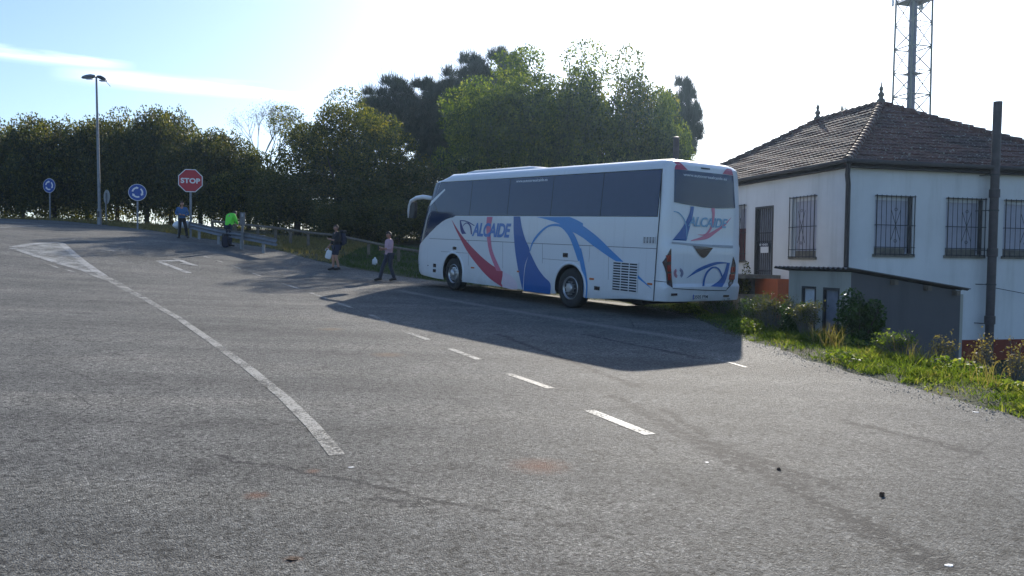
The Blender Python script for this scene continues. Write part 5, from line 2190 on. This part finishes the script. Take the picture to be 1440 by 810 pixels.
oakA = unit_crown('oak_crown', 72000, .036, M['leaf_oak'], 110, blob=(.13, .27), fill=.3)
oakB = unit_crown('oak_crown', 44000, .044, M['leaf_oak'], 80, blob=(.14, .28), fill=.3)
autA = unit_crown('autumn_crown', 62000, .037, M['leaf_autumn'], 105, blob=(.13, .28), fill=.3)
flareA = unit_crown('flare_tinted_crown', 62000, .037, M['leaf_flare_tint'], 105, blob=(.13, .27), fill=.3)
hedA = unit_crown('hedge_crown', 24000, .062, M['leaf_hedge'], 80, blob=(.18, .36), fill=.5, low=-.97)
hedB = unit_crown('hedge_crown', 24000, .062, M['leaf_hedge'], 80, blob=(.18, .36), fill=.5, low=-.97)
hedC = unit_crown('hedge_crown', 24000, .060, M['leaf_autumn'], 80, blob=(.18, .34), fill=.5, low=-.97)

px_tree('oak_tree', 'big green broad-leaved tree behind the middle of the coach', 742, 54, 70, 112, *oakA, r=.3, crown_base=.08, flat=.5)
px_tree('oak_tree', 'tall brown-tinged broad-leaved tree behind the coach\'s rear half', 868, 55, 80, 92, *flareA, r=.3, crown_base=.06, flat=.5)
px_tree('oak_tree', 'light green rounded tree low behind the coach\'s front windows', 673, 52, 140, 60, *oakB, r=.22, crown_base=.05, flat=.6)
px_tree('oak_tree', 'pale green tree in the saddle between the two tallest broad-leaved trees', 806, 53, 100, 70, *oakB, r=.22, crown_base=.05, flat=.6)
px_tree('oak_tree', 'small pale green tree poking out above the coach\'s rear corner', 925, 52, 138, 44, *oakB, r=.2, crown_base=.05)
px_tree('chestnut_tree', 'round dark autumn tree with yellowing leaves left of the coach', 482, 50, 136, 92, *autA, r=.28, crown_base=.04, flat=.5)
px_tree('thicket_tree', 'dark leafy tree filling the gap left of the coach windscreen', 595, 51, 222, 58, *hedA, r=.2, crown_base=.0)
px_tree('thicket_tree', 'dark low tree behind the men and the post fence', 535, 49, 232, 62, *hedB, r=.18, crown_base=.0)
px_tree('thicket_tree', 'dark low tree behind the guardrail end', 418, 49, 232, 58, *hedB, r=.18, crown_base=.0)
hedge = [(-8, 58, 180, 40, 'hedge tree cut off by the left edge of the picture'),
         (30, 58, 172, 42, 'hedge tree left of the leftmost roundabout sign'),
         (76, 57, 166, 42, 'hedge tree just behind the leftmost roundabout sign'),
         (122, 58, 172, 40, 'hedge tree directly behind the street lamp pole'),
         (164, 57, 168, 38, 'hedge tree between the lamp and the right-hand roundabout sign'),
         (206, 56, 158, 38, 'hedge tree behind the right-hand roundabout sign'),
         (240, 57, 154, 36, 'tallest hedge tree, between the roundabout and stop signs'),
         (282, 55, 182, 40, 'hedge tree directly behind the stop sign'),
         (318, 54, 186, 38, 'hedge tree behind the green jacket walker'),
         (350, 53, 214, 36, 'yellowish hedge tree behind the marker post'),
         (388, 53, 240, 32, 'lowest hedge tree, left of the round autumn tree')]
for i, (px, dp, yt, hwid, lb) in enumerate(hedge):
    px_tree('hedge_tree', lb, px, dp, yt, hwid * 1.3, *[hedA, hedB, hedC][2 if i in (3, 9) else i % 2], group='hedge trees beyond the road', r=.13, crown_base=.015, limbs=4)

for px, dp, yt, lb in ((-330, 46, 165, 'tree left of the picture whose reflection darkens the front side windows'), (-480, 43, 172, 'tree farther left, mirrored beside it in the front side windows')):
    px_tree('hedge_tree', lb, px, dp, yt, 88, *hedA, group='hedge trees beyond the road', r=.13, crown_base=.05, limbs=4)
# the dense bottom of the thicket behind the coach: one low bush after another
for i, (px, dp, yt, hwid, lb) in enumerate([(640, 47, 265, 52, 'shaded shrub behind the front wheel of the coach'), (560, 46, 278, 46, 'shaded shrub behind the man in pink'),
                                             (488, 46, 282, 46, 'shaded shrub behind the walker in shorts'), (716, 47, 262, 52, 'shaded shrub hidden low behind the middle of the coach')]):
    p = at(px, yt, dp)
    gz_ = ground_z(p.x, p.y)
    t = thing('shrub', lb, 'shrub', (p.x, p.y, gz_), 0, 'shaded shrubs under the trees')
    H = p.z - gz_
    c = mesh_obj('foliage', hedA[0] if i % 2 else hedB[0], t)
    c.location = (0, 0, H * .48)
    c.scale = (hwid * dp / F, hwid * dp / F, H * .52)
    mb = MB()
    for k in range(4): mb.tube([(0, 0, -.1), (.3 * cos(k * 1.6), .3 * sin(k * 1.6), H * .3), (.8 * cos(k * 1.6), .8 * sin(k * 1.6), H * .7)], [.06, .045, .015], 6)
    mb.build('stem', M['bark'], t)


# pines: rounded, uneven heads of upswept needle tufts
def needles(n, nblob, seed):
    rr = np.random.default_rng(seed)
    c = rr.normal(size=(nblob, 3))
    c /= np.linalg.norm(c, axis=1, keepdims=True)
    c *= rr.random((nblob, 1)) ** .4 * .92
    rad = .12 + .16 * rr.random(nblob)
    idx = rr.integers(0, nblob, n)
    d = rr.normal(size=(n, 3))
    d /= np.linalg.norm(d, axis=1, keepdims=True)
    d[:, 2] = np.abs(d[:, 2]) * .9 - .25
    base = c[idx] + d * rad[idx][:, None] * (np.abs(rr.normal(size=(n, 1))) * .62)
    tip = base + (d + np.array([0, 0, .7])) * .085 * (.6 + .7 * rr.random((n, 1)))
    s_ = np.cross(d, rr.normal(size=(n, 3)))
    s_ /= np.linalg.norm(s_, axis=1, keepdims=True) + 1e-9
    s_ *= .0055
    return quads_mesh('pine_crown', np.stack([base - s_, base + s_, tip + s_ * .6, tip - s_ * .6], axis=1), M['needle'])


pineA, pineB = needles(90000, 120, 3), needles(90000, 120, 4)
for i, (px, dp, yt, hwid, lb) in enumerate([(548, 68, 108, 48, 'leftmost dark pine above the round autumn tree'), (604, 70, 112, 46, 'second dark pine from the left'),
                                            (658, 70, 76, 46, 'tall dark pine left of the green oak'), (708, 72, 70, 40, 'dark pine whose top shows behind the green oak'),
                                            (958, 66, 108, 32, 'slim dark pine right of the flare-tinted tree'), (628, 74, 140, 48, 'shorter dark pine filling between the taller pines'),
                                            (1186, 75, 152, 12, 'pine whose tip just shows over the tiled roof ridge')]):
    px_tree('pine_tree', lb, px, dp, yt, hwid, (pineA, pineB)[i % 2], (1, 1, 1), group='dark pines behind the broad-leaved trees', r=.22, crown_base=.45, limbs=5)


# thin bare-branched tree
def bare_tree(px, depth, y_top, half_w, label, seed):
    rr = random.Random(seed)
    top = at(px, y_top, depth)
    gz_ = ground_z(top.x, top.y)
    H = top.z - gz_
    W = half_w * depth / F
    t = thing('birch_tree', label, 'tree', (top.x, top.y, gz_))
    mb = MB()
    tips = []

    def grow(p, d, ln, r, lv):
        q = p + d * ln
        mb.tube([p, p.lerp(q, .5) + Vector((rr.uniform(-.05, .05), rr.uniform(-.05, .05), 0)) * ln, q], [r, r * .8, r * .6], 5 if lv > 1 else 7, caps=False)
        if lv >= 5 or q.z > H:
            tips.append(q)
            return
        for k in range(3 if lv < 3 else 3):
            nd = (d + Vector((rr.uniform(-.75, .75), rr.uniform(-.75, .75), rr.uniform(-.1, .5)))).normalized()
            grow(q, nd, ln * rr.uniform(.6, .8), r * .55, lv + 1)

    mb.tube([(0, 0, -.2), (0, 0, H * .42)], [.13, .09], 8)
    for k in range(4):
        a = k * 1.6
        grow(Vector((0, 0, H * .40)), Vector((.45 * cos(a), .45 * sin(a), 1)).normalized(), H * .2, .075, 1)
    mb.build('trunk', M['bark_grey'], t)
    tp = np.array([tuple(q) for q in tips])
    c = np.repeat(tp, 7, axis=0) + rng.normal(size=(len(tp) * 7, 3)) * .30
    mesh_obj('crown', quads_mesh('twig_crown', leaves(c, .11, .3), M['twig']), t)


bare_tree(377, 60, 140, 34, 'thin pale half-bare tree left of the round autumn tree', 5)
bare_tree(8, 66, 168, 20, 'thin half-bare tree at the far left edge', 9)


# grass: one mass on each verge
def blades(P, h, w, lean=.35):
    n = len(P)
    a = rng.random(n) * 2 * pi
    s = np.stack([np.cos(a), np.sin(a), np.zeros(n)], 1)
    hh = h * (.5 + rng.random((n, 1)) * .8) if not hasattr(h, 'shape') else h
    ln = rng.normal(size=(n, 3)) * lean
    ln[:, 2] = 1
    ln /= np.linalg.norm(ln, axis=1, keepdims=True)
    mid = P + ln * hh * .55
    tip = P + ln * hh + np.stack([ln[:, 0], ln[:, 1], -.15 * np.ones(n)], 1) * hh * .35
    ww = w * (.6 + .8 * rng.random((n, 1)))
    return np.stack([P - s * ww, P + s * ww, mid + s * ww * .7, tip, mid - s * ww * .7], axis=1)


def scatter(n, xr_, yr_, dens, zf=ground_z):
    out = []
    tries = 0
    while len(out) < n and tries < n * 12:
        tries += 1
        x, y = rng.uniform(*xr_), rng.uniform(*yr_)
        d = edge_dist(x, y)
        if rng.random() < dens(x, y, d):
            out.append((x, y, zf(x, y, d) if zf is ground_z else zf(x, y)))
    return np.array(out)


def clump(x, y, f=1.0):
    return .5 + .25 * sin(x * 2.3 * f + 1.3 * sin(y * 1.9 * f)) + .25 * sin(y * 3.1 * f + 1.7 * sin(x * 1.4 * f + .6))


def in_house(x, y):
    p = HMi @ Vector((x, y, 0))
    q = SMi @ Vector((x, y, 0))
    return (p.x > -.1 and p.y > -.1) or (-.1 < q.x < SWd + .3 and -.1 < q.y < SLn + .1)


def dens_r(x, y, d):
    if d < -.8 or d > 6 or in_house(x, y): return 0
    c = clump(x, y)
    if d < -.05: return .7 * sstep(.86, .92, clump(x * .8 + 1, y * .8)) if y < 17 else 0
    return (0.05 + .95 * sstep(-.05, .5, d)) * (.25 + .75 * c) * (1 if y > 6 else .9) * (1.0 if d < 2.6 else .45)


P = scatter(40000, (3.3, 13), (5.5, 24), dens_r)
cl = np.array([clump(p[0], p[1], .8) for p in P])
big_ = np.array([clump(p[0] * 2.1 + 4, p[1] * 2.3) for p in P])
h = (.035 + .13 * cl * (.35 + 1.0 * big_) * (rng.random(len(P)) ** .8))[:, None]
G1 = blades(P, h, .0055, .5)
# tufts of longer blades leaning outwards
def dens_t(x, y, d):
    if d < .1 or d > 3.2 or in_house(x, y): return 0
    return sstep(.42, .75, clump(x + 2, y * 1.2, .8)) * .95 + .03


T = scatter(340, (4.2, 13), (5.8, 22), dens_t)
PT, HT_ = [], []
for c in T:
    k_ = int(rng.integers(50, 130))
    rr_ = .05 + .11 * rng.random()
    o = rng.normal(size=(k_, 2)) * rr_
    z = np.full((k_, 1), c[2])
    PT.append(np.concatenate([c[:2] + o, z], 1))
    HT_.append(np.full((k_, 1), (.07 + .20 * rng.random() ** 1.8) * (.55 + .45 * sstep(.3, 1.3, edge_dist(c[0], c[1])))) * (.5 + .7 * rng.random((k_, 1))))
G2 = blades(np.concatenate(PT), np.concatenate(HT_), .006, .55)
tag(mesh_obj('grass', quads_mesh('grass', np.concatenate([G1, G2]), M['grass'], 5)), 'bright green grass and weeds along the right road edge', 'grass', kind='stuff')
# leafy weeds as one low mass
def dens_w(x, y, d):
    if d < .15 or d > 3.4 or in_house(x, y): return 0
    c = clump(x + 3, y + 5, .9)
    return 1.0 if c > .62 else .03


P = scatter(16000, (4.2, 12), (6, 22), dens_w)
cl = np.array([clump(p[0] + 3, p[1] + 5, .9) for p in P])
P2 = P + np.stack([rng.normal(size=len(P)) * .03, rng.normal(size=len(P)) * .03, rng.random(len(P)) * .26 * np.clip((cl - .45) * 2.2, .1, 1)], 1)
tag(mesh_obj('weeds', quads_mesh('weeds', leaves(P2, .06, .6, .8, jitter=.6), M['grass'])), 'low leafy weeds among the grass by the road edge', 'weeds', kind='stuff')
# dry seed stalks
def dens_d(x, y, d):
    if d < .8 or d > 3.5 or in_house(x, y): return 0
    return .9 if clump(x * 1.3 + 8, y * .9, 1.0) > .6 else .02


P = scatter(2600, (4.6, 13), (8, 22), dens_d)
h = (.2 + .3 * rng.random(len(P)))[:, None]
tag(mesh_obj('dry_grass', quads_mesh('dry_grass', blades(P, h, .004, .22), M['grass_dry'], 5)), 'dry straw coloured stalks along the bank', 'grass', kind='stuff')
# loose grit along the ragged edge of the tarmac
def dens_g(x, y, d):
    return math.exp(-((d + .02) / .28) ** 2) * (.35 + .65 * clump(x * 1.5, y * 1.5)) if not in_house(x, y) else 0


P = scatter(5200, (3.4, 9), (4.5, 24), dens_g, road_z)
n_ = len(P)
S_ = (.003 + .007 * rng.random((n_, 1)) ** 2.5)
A_ = rng.random(n_) * 6.28
U_ = np.stack([np.cos(A_), np.sin(A_), np.zeros(n_)], 1) * S_
W_ = np.stack([-np.sin(A_), np.cos(A_), np.zeros(n_)], 1) * S_ * .8
Z_ = np.concatenate([np.zeros((n_, 2)), S_ * 1.1], 1)
b0_ = P + np.array([0, 0, .002])
q = [b0_ - U_ - W_, b0_ + U_ - W_ * .8, b0_ + U_ * .8 + W_, b0_ - U_ * .9 + W_]
t_ = [b0_ - U_ * .6 - W_ * .5 + Z_, b0_ + U_ * .5 - W_ * .6 + Z_ * .8, b0_ + U_ * .5 + W_ * .5 + Z_, b0_ - U_ * .5 + W_ * .6 + Z_ * .7]
F_ = [np.stack(t_, 1)] + [np.stack([q[i], q[(i + 1) % 4], t_[(i + 1) % 4], t_[i]], 1) for i in range(4)]
tag(mesh_obj('gravel', quads_mesh('gravel', np.concatenate(F_), M['grit'])), 'loose grit along the ragged tarmac edge', 'gravel', kind='stuff')
# verge left of the coach
def dens_v(x, y, d):
    if d < -.02 or d > 9: return 0
    return (.15 + .85 * sstep(0, .5, d)) * (.3 + .7 * clump(x, y, .7))


P = scatter(30000, (-17, 3.5), (24, 46), dens_v)
sel = np.array([clump(p[0] * .6, p[1] * .6 + 2) for p in P])
hz = (.06 + .12 * rng.random(len(P)))[:, None]
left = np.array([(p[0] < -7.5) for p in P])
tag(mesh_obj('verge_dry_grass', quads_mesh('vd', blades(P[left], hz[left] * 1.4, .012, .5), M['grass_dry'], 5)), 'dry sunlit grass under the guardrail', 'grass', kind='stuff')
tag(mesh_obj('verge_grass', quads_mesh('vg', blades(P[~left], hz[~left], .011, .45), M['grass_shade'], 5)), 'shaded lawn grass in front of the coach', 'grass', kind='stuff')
def dens_f(x, y, d):
    if d < 0 or d > 4: return 0
    return .3 + .7 * clump(x, y, .6)


P = scatter(9000, (-42, -15), (38, 60), dens_f)
hz = (.12 + .22 * rng.random(len(P)))[:, None]
tag(mesh_obj('far_verge_grass', quads_mesh('vf', blades(P, hz, .02, .5), M['grass_dry'], 5)), 'rough dry grass at the foot of the hedge', 'grass', kind='stuff')


# bushes on the right
def bush(label, loc, rx, ry, rz, n, size, mat, nblob=24, name='bush'):
    t = thing(name, label, 'bush', loc)
    me_ = broad_crown(name + '_foliage', rx, ry, rz, n, size, mat, nblob, blob=(.2, .45), low=-.95)
    c = mesh_obj('foliage', me_, t, (0, 0, rz * .95))
    mb = MB()
    for k in range(6):
        a = k * 1.05
        mb.tube([(0, 0, -.1), (rx * .25 * cos(a), ry * .25 * sin(a), rz * .7), (rx * .75 * cos(a), ry * .75 * sin(a), rz * 1.5)], [.025, .018, .006], 5)
    mb.build('stem', M['bark'], t)
    return t


def bush_px(px, py_top, py_bot, hw_px, depth, label, mat, n, size, name='bush'):
    a, b_ = at(px, py_top, depth), at(px, py_bot, depth)
    gz_ = min(b_.z, ground_z(a.x, a.y))
    rz_ = (a.z - gz_) / 2
    rx_ = hw_px * depth / F
    return bush(label, (a.x, depth, gz_), rx_, rx_, rz_, n, size, mat, name=name)


bush_px(1212, 408, 480, 36, 14.6, 'dark glossy green bush in front of the shed wall', M['leaf_bush'], 5200, .07)
bush_px(1046, 368, 420, 13, 23.0, 'small dark bush between the coach and the house terrace', M['leaf_hedge'], 2600, .07)
bush_px(1120, 425, 470, 20, 15.4, 'low green bush by the white shed door', M['leaf_bush'], 2200, .055)


def dry_shrub(px, py_top, py_bot, hw_px, depth, label, seed, mat='grass_dry', ns=60):
    rr = random.Random(seed)
    a = at(px, py_top, depth)
    gz_ = ground_z(a.x, depth)
    H = a.z - gz_
    W = hw_px * depth / F
    t = thing('dry_shrub', label, 'shrub', (a.x, depth, gz_), 0, 'dry shrubs and weeds along the bank')
    mb = MB()
    pts = []
    for k in range(ns):
        an = rr.random() * 2 * pi
        r_ = W * rr.random() ** .6
        p0 = Vector((r_ * .3 * cos(an), r_ * .3 * sin(an), 0))
        hh = H * rr.uniform(.55, 1.05)
        p2 = Vector((r_ * cos(an), r_ * sin(an), hh))
        p1 = p0.lerp(p2, .5) + Vector((0, 0, hh * .12))
        mb.tube([p0, p1, p2], [.007, .005, .002], 4, caps=False)
        for j in range(5):
            q = p1.lerp(p2, rr.random())
            e = q + Vector((rr.uniform(-1, 1), rr.uniform(-1, 1), rr.uniform(0, 1))) * .1
            mb.tube([q, e], [.003, .0015], 3, caps=False)
            pts.append(tuple(e))
    st_ = mb.build('stem', M['bark_grey'], t)
    pp = np.array(pts)
    c = np.repeat(pp, 3, axis=0) + rng.normal(size=(len(pp) * 3, 3)) * .03
    tag(mesh_obj('leaf_mass', quads_mesh('dry_leaves', leaves(c, .04), M[mat]), t), kind='stuff')


dry_shrub(1090, 418, 465, 34, 16.2, 'dark twiggy shrub in front of the terrace wall', 1, 'leaf_hedge', 110)
dry_shrub(1062, 425, 460, 26, 17.0, 'dull green weedy shrub just right of the coach\'s rear', 2, 'grass_shade', 90)
dry_shrub(1012, 425, 446, 30, 19.5, 'weedy tuft at the foot of the coach\'s rear bumper', 6, 'grass_shade', 80)
dry_shrub(1135, 428, 470, 22, 15.0, 'dark twiggy shrub in front of the white shed door', 7, 'leaf_hedge', 80)
dry_shrub(1325, 474, 500, 16, 12.2, 'dry brown weeds in front of the shed\'s right corner', 3, ns=26)
dry_shrub(1383, 476, 505, 14, 11.8, 'dry weeds at the foot of the brown pipe', 4, ns=24)
dry_shrub(1430, 484, 515, 14, 11.2, 'dry weeds at the right edge of the picture', 8, ns=24)
dry_shrub(1260, 470, 500, 26, 12.6, 'green weed clump below the shed wall', 5, 'grass', 70)

# ------------------------------------------------------------------ bits lying on the road
def bit(px, py, s, name, label, cat, mat, seed, h=.5, group=None):
    p = hit(px, py)
    rr = random.Random(seed)
    mb = MB()
    nu, nv = 9, 6
    vs, fs = [], []
    for j in range(nv + 1):
        for i in range(nu):
            th, ph = pi * j / nv, 2 * pi * i / nu
            k = 1 + rr.uniform(-.45, .35) * (0 < j < nv)
            vs.append((s * k * sin(th) * cos(ph), s * .7 * k * sin(th) * sin(ph), s * h * (cos(th) * k + .8)))
    for j in range(nv):
        for i in range(nu):
            i2 = (i + 1) % nu
            fs.append((j * nu + i, j * nu + i2, (j + 1) * nu + i2, (j + 1) * nu + i))
    mb.add(vs, fs)
    o = mb.build(name, M[mat])
    o.location = (p.x, p.y, road_z(p.x, p.y) + .001)
    o.rotation_euler = (0, 0, rr.uniform(0, 6))
    tag(o, label, cat, group)


bit(1240, 698, .030, 'dirt_clod', 'larger brown clod lying on the asphalt at lower right', 'clod', 'clod', 1)
bit(1095, 661, .02, 'dirt_clod', 'small dark clod lying beside the broken asphalt streak', 'clod', 'clod', 2)
bit(494, 658, .022, 'paper_scrap', 'white paper scrap just below the end of the long lane line', 'litter', 'litter', 3, .08)
bit(1334, 797, .026, 'paper_scrap', 'white paper scrap at the bottom right corner', 'litter', 'litter', 4, .08)
bit(994, 651, .02, 'paper_scrap', 'white paper scrap right of the brightest lane dash', 'litter', 'litter', 5, .08)
bit(1372, 580, .035, 'paper_scrap', 'white paper scrap by the grass at the right', 'litter', 'litter', 6, .08)
bit(412, 787, .035, 'fallen_leaf', 'brown fallen leaf at the bottom of the picture', 'leaf', 'clod', 7, .12)

# ------------------------------------------------------------------ air
HAZE = .0003  # thin added volume that hints at milky lens glare
hm_ = bpy.data.materials.new('haze')
hm_.use_nodes = True
nt = hm_.node_tree
for n_ in list(nt.nodes):
    if n_.type == 'BSDF_PRINCIPLED': nt.nodes.remove(n_)
vol = N(nt, 'ShaderNodeVolumePrincipled')
vol.inputs['Color'].default_value = (.55, .76, 1, 1)
vol.inputs['Density'].default_value = HAZE
vol.inputs['Anisotropy'].default_value = .7
L(nt, vol.outputs[0], nt.nodes['Material Output'].inputs['Volume'])
hz_ = MB().box((0, 420, 11), (1000, 1100, 62)).build('haze', hm_)
tag(hz_, 'thin blue-tinted air added to hint at lens glare', 'haze', kind='stuff')

# ------------------------------------------------------------------ sky and sun
SUN_AZ, SUN_EL = radians(14.6), radians(25.6)
w = bpy.data.worlds.new('World')
scene.world = w
w.use_nodes = True
nt = w.node_tree
bg = nt.nodes['Background']
sky = N(nt, 'ShaderNodeTexSky')
sky.sky_type = 'NISHITA'
sky.sun_disc = False
sky.sun_elevation = SUN_EL
sky.sun_rotation = SUN_AZ
sky.altitude = 400
sky.air_density = 1.0
sky.dust_density = 1.4
sky.ozone_density = 2.5
tc = N(nt, 'ShaderNodeTexCoord')
mp = N(nt, 'ShaderNodeMapping')
mp.inputs['Scale'].default_value = (3.2, 3.2, 34)
mp.inputs['Location'].default_value = (.35, .2, .55)
L(nt, tc.outputs['Generated'], mp.inputs[0])
cn = noise(nt, mp.outputs[0], 1.5, 7, .55)
cm = ramp(nt, cn.outputs['Fac'], [(.44, 0), (.62, 1)])
sz = N(nt, 'ShaderNodeSeparateXYZ')
L(nt, tc.outputs['Generated'], sz.inputs[0])
def near_dir(px, py, c0, c1):
    d = ray(px, py).normalized()
    vm = N(nt, 'ShaderNodeVectorMath', operation='DOT_PRODUCT')
    L(nt, tc.outputs['Generated'], vm.inputs[0])
    vm.inputs[1].default_value = d
    return ramp(nt, mth(nt, 'MULTIPLY', mth(nt, 'SUBTRACT', vm.outputs['Value'], .9), 10), [((cos(radians(c1)) - .9) * 10, 0), ((cos(radians(c0)) - .9) * 10, 1)]).outputs[0]


b1 = ramp(nt, sz.outputs[2], [(.198, 0), (.204, 1), (.211, 1), (.218, 0)]).outputs[0]
b2_ = ramp(nt, sz.outputs[2], [(.181, 0), (.187, 1), (.196, 1), (.203, 0)]).outputs[0]
reg = mth(nt, 'MAXIMUM', mth(nt, 'MULTIPLY', near_dir(50, 78, 2.5, 5.5), b1), mth(nt, 'MULTIPLY', near_dir(290, 120, 4, 9), b2_))
fac = mth(nt, 'MULTIPLY', mth(nt, 'MULTIPLY', cm.outputs[0], reg), .6)
mixed = mixc(nt, fac, sky.outputs[0], (11, 11.3, 11.6))
tint = mixc(nt, 1.0, mixed, (.90, .985, 1.11), 'MULTIPLY')
L(nt, tint, bg.inputs['Color'])
bg.inputs['Strength'].default_value = .13

sd_ = bpy.data.lights.new('sun', 'SUN')
sd_.energy = 5.0
sd_.angle = radians(.53)
sd_.color = (1, .92, .80)
so = bpy.data.objects.new('sun', sd_)
COL.objects.link(so)
dirv = Vector((sin(SUN_AZ) * cos(SUN_EL), cos(SUN_AZ) * cos(SUN_EL), sin(SUN_EL)))
so.rotation_euler = dirv.to_track_quat('Z', 'Y').to_euler()
so.location = dirv * 100

scene.view_settings.view_transform = 'Standard'
scene.view_settings.look = 'None'
scene.view_settings.exposure = 0.42
scene.view_settings.gamma = 1
scene.view_settings.use_curve_mapping = False
scene.render.engine = 'CYCLES'
scene.cycles.max_bounces = 6
scene.cycles.transparent_max_bounces = 12
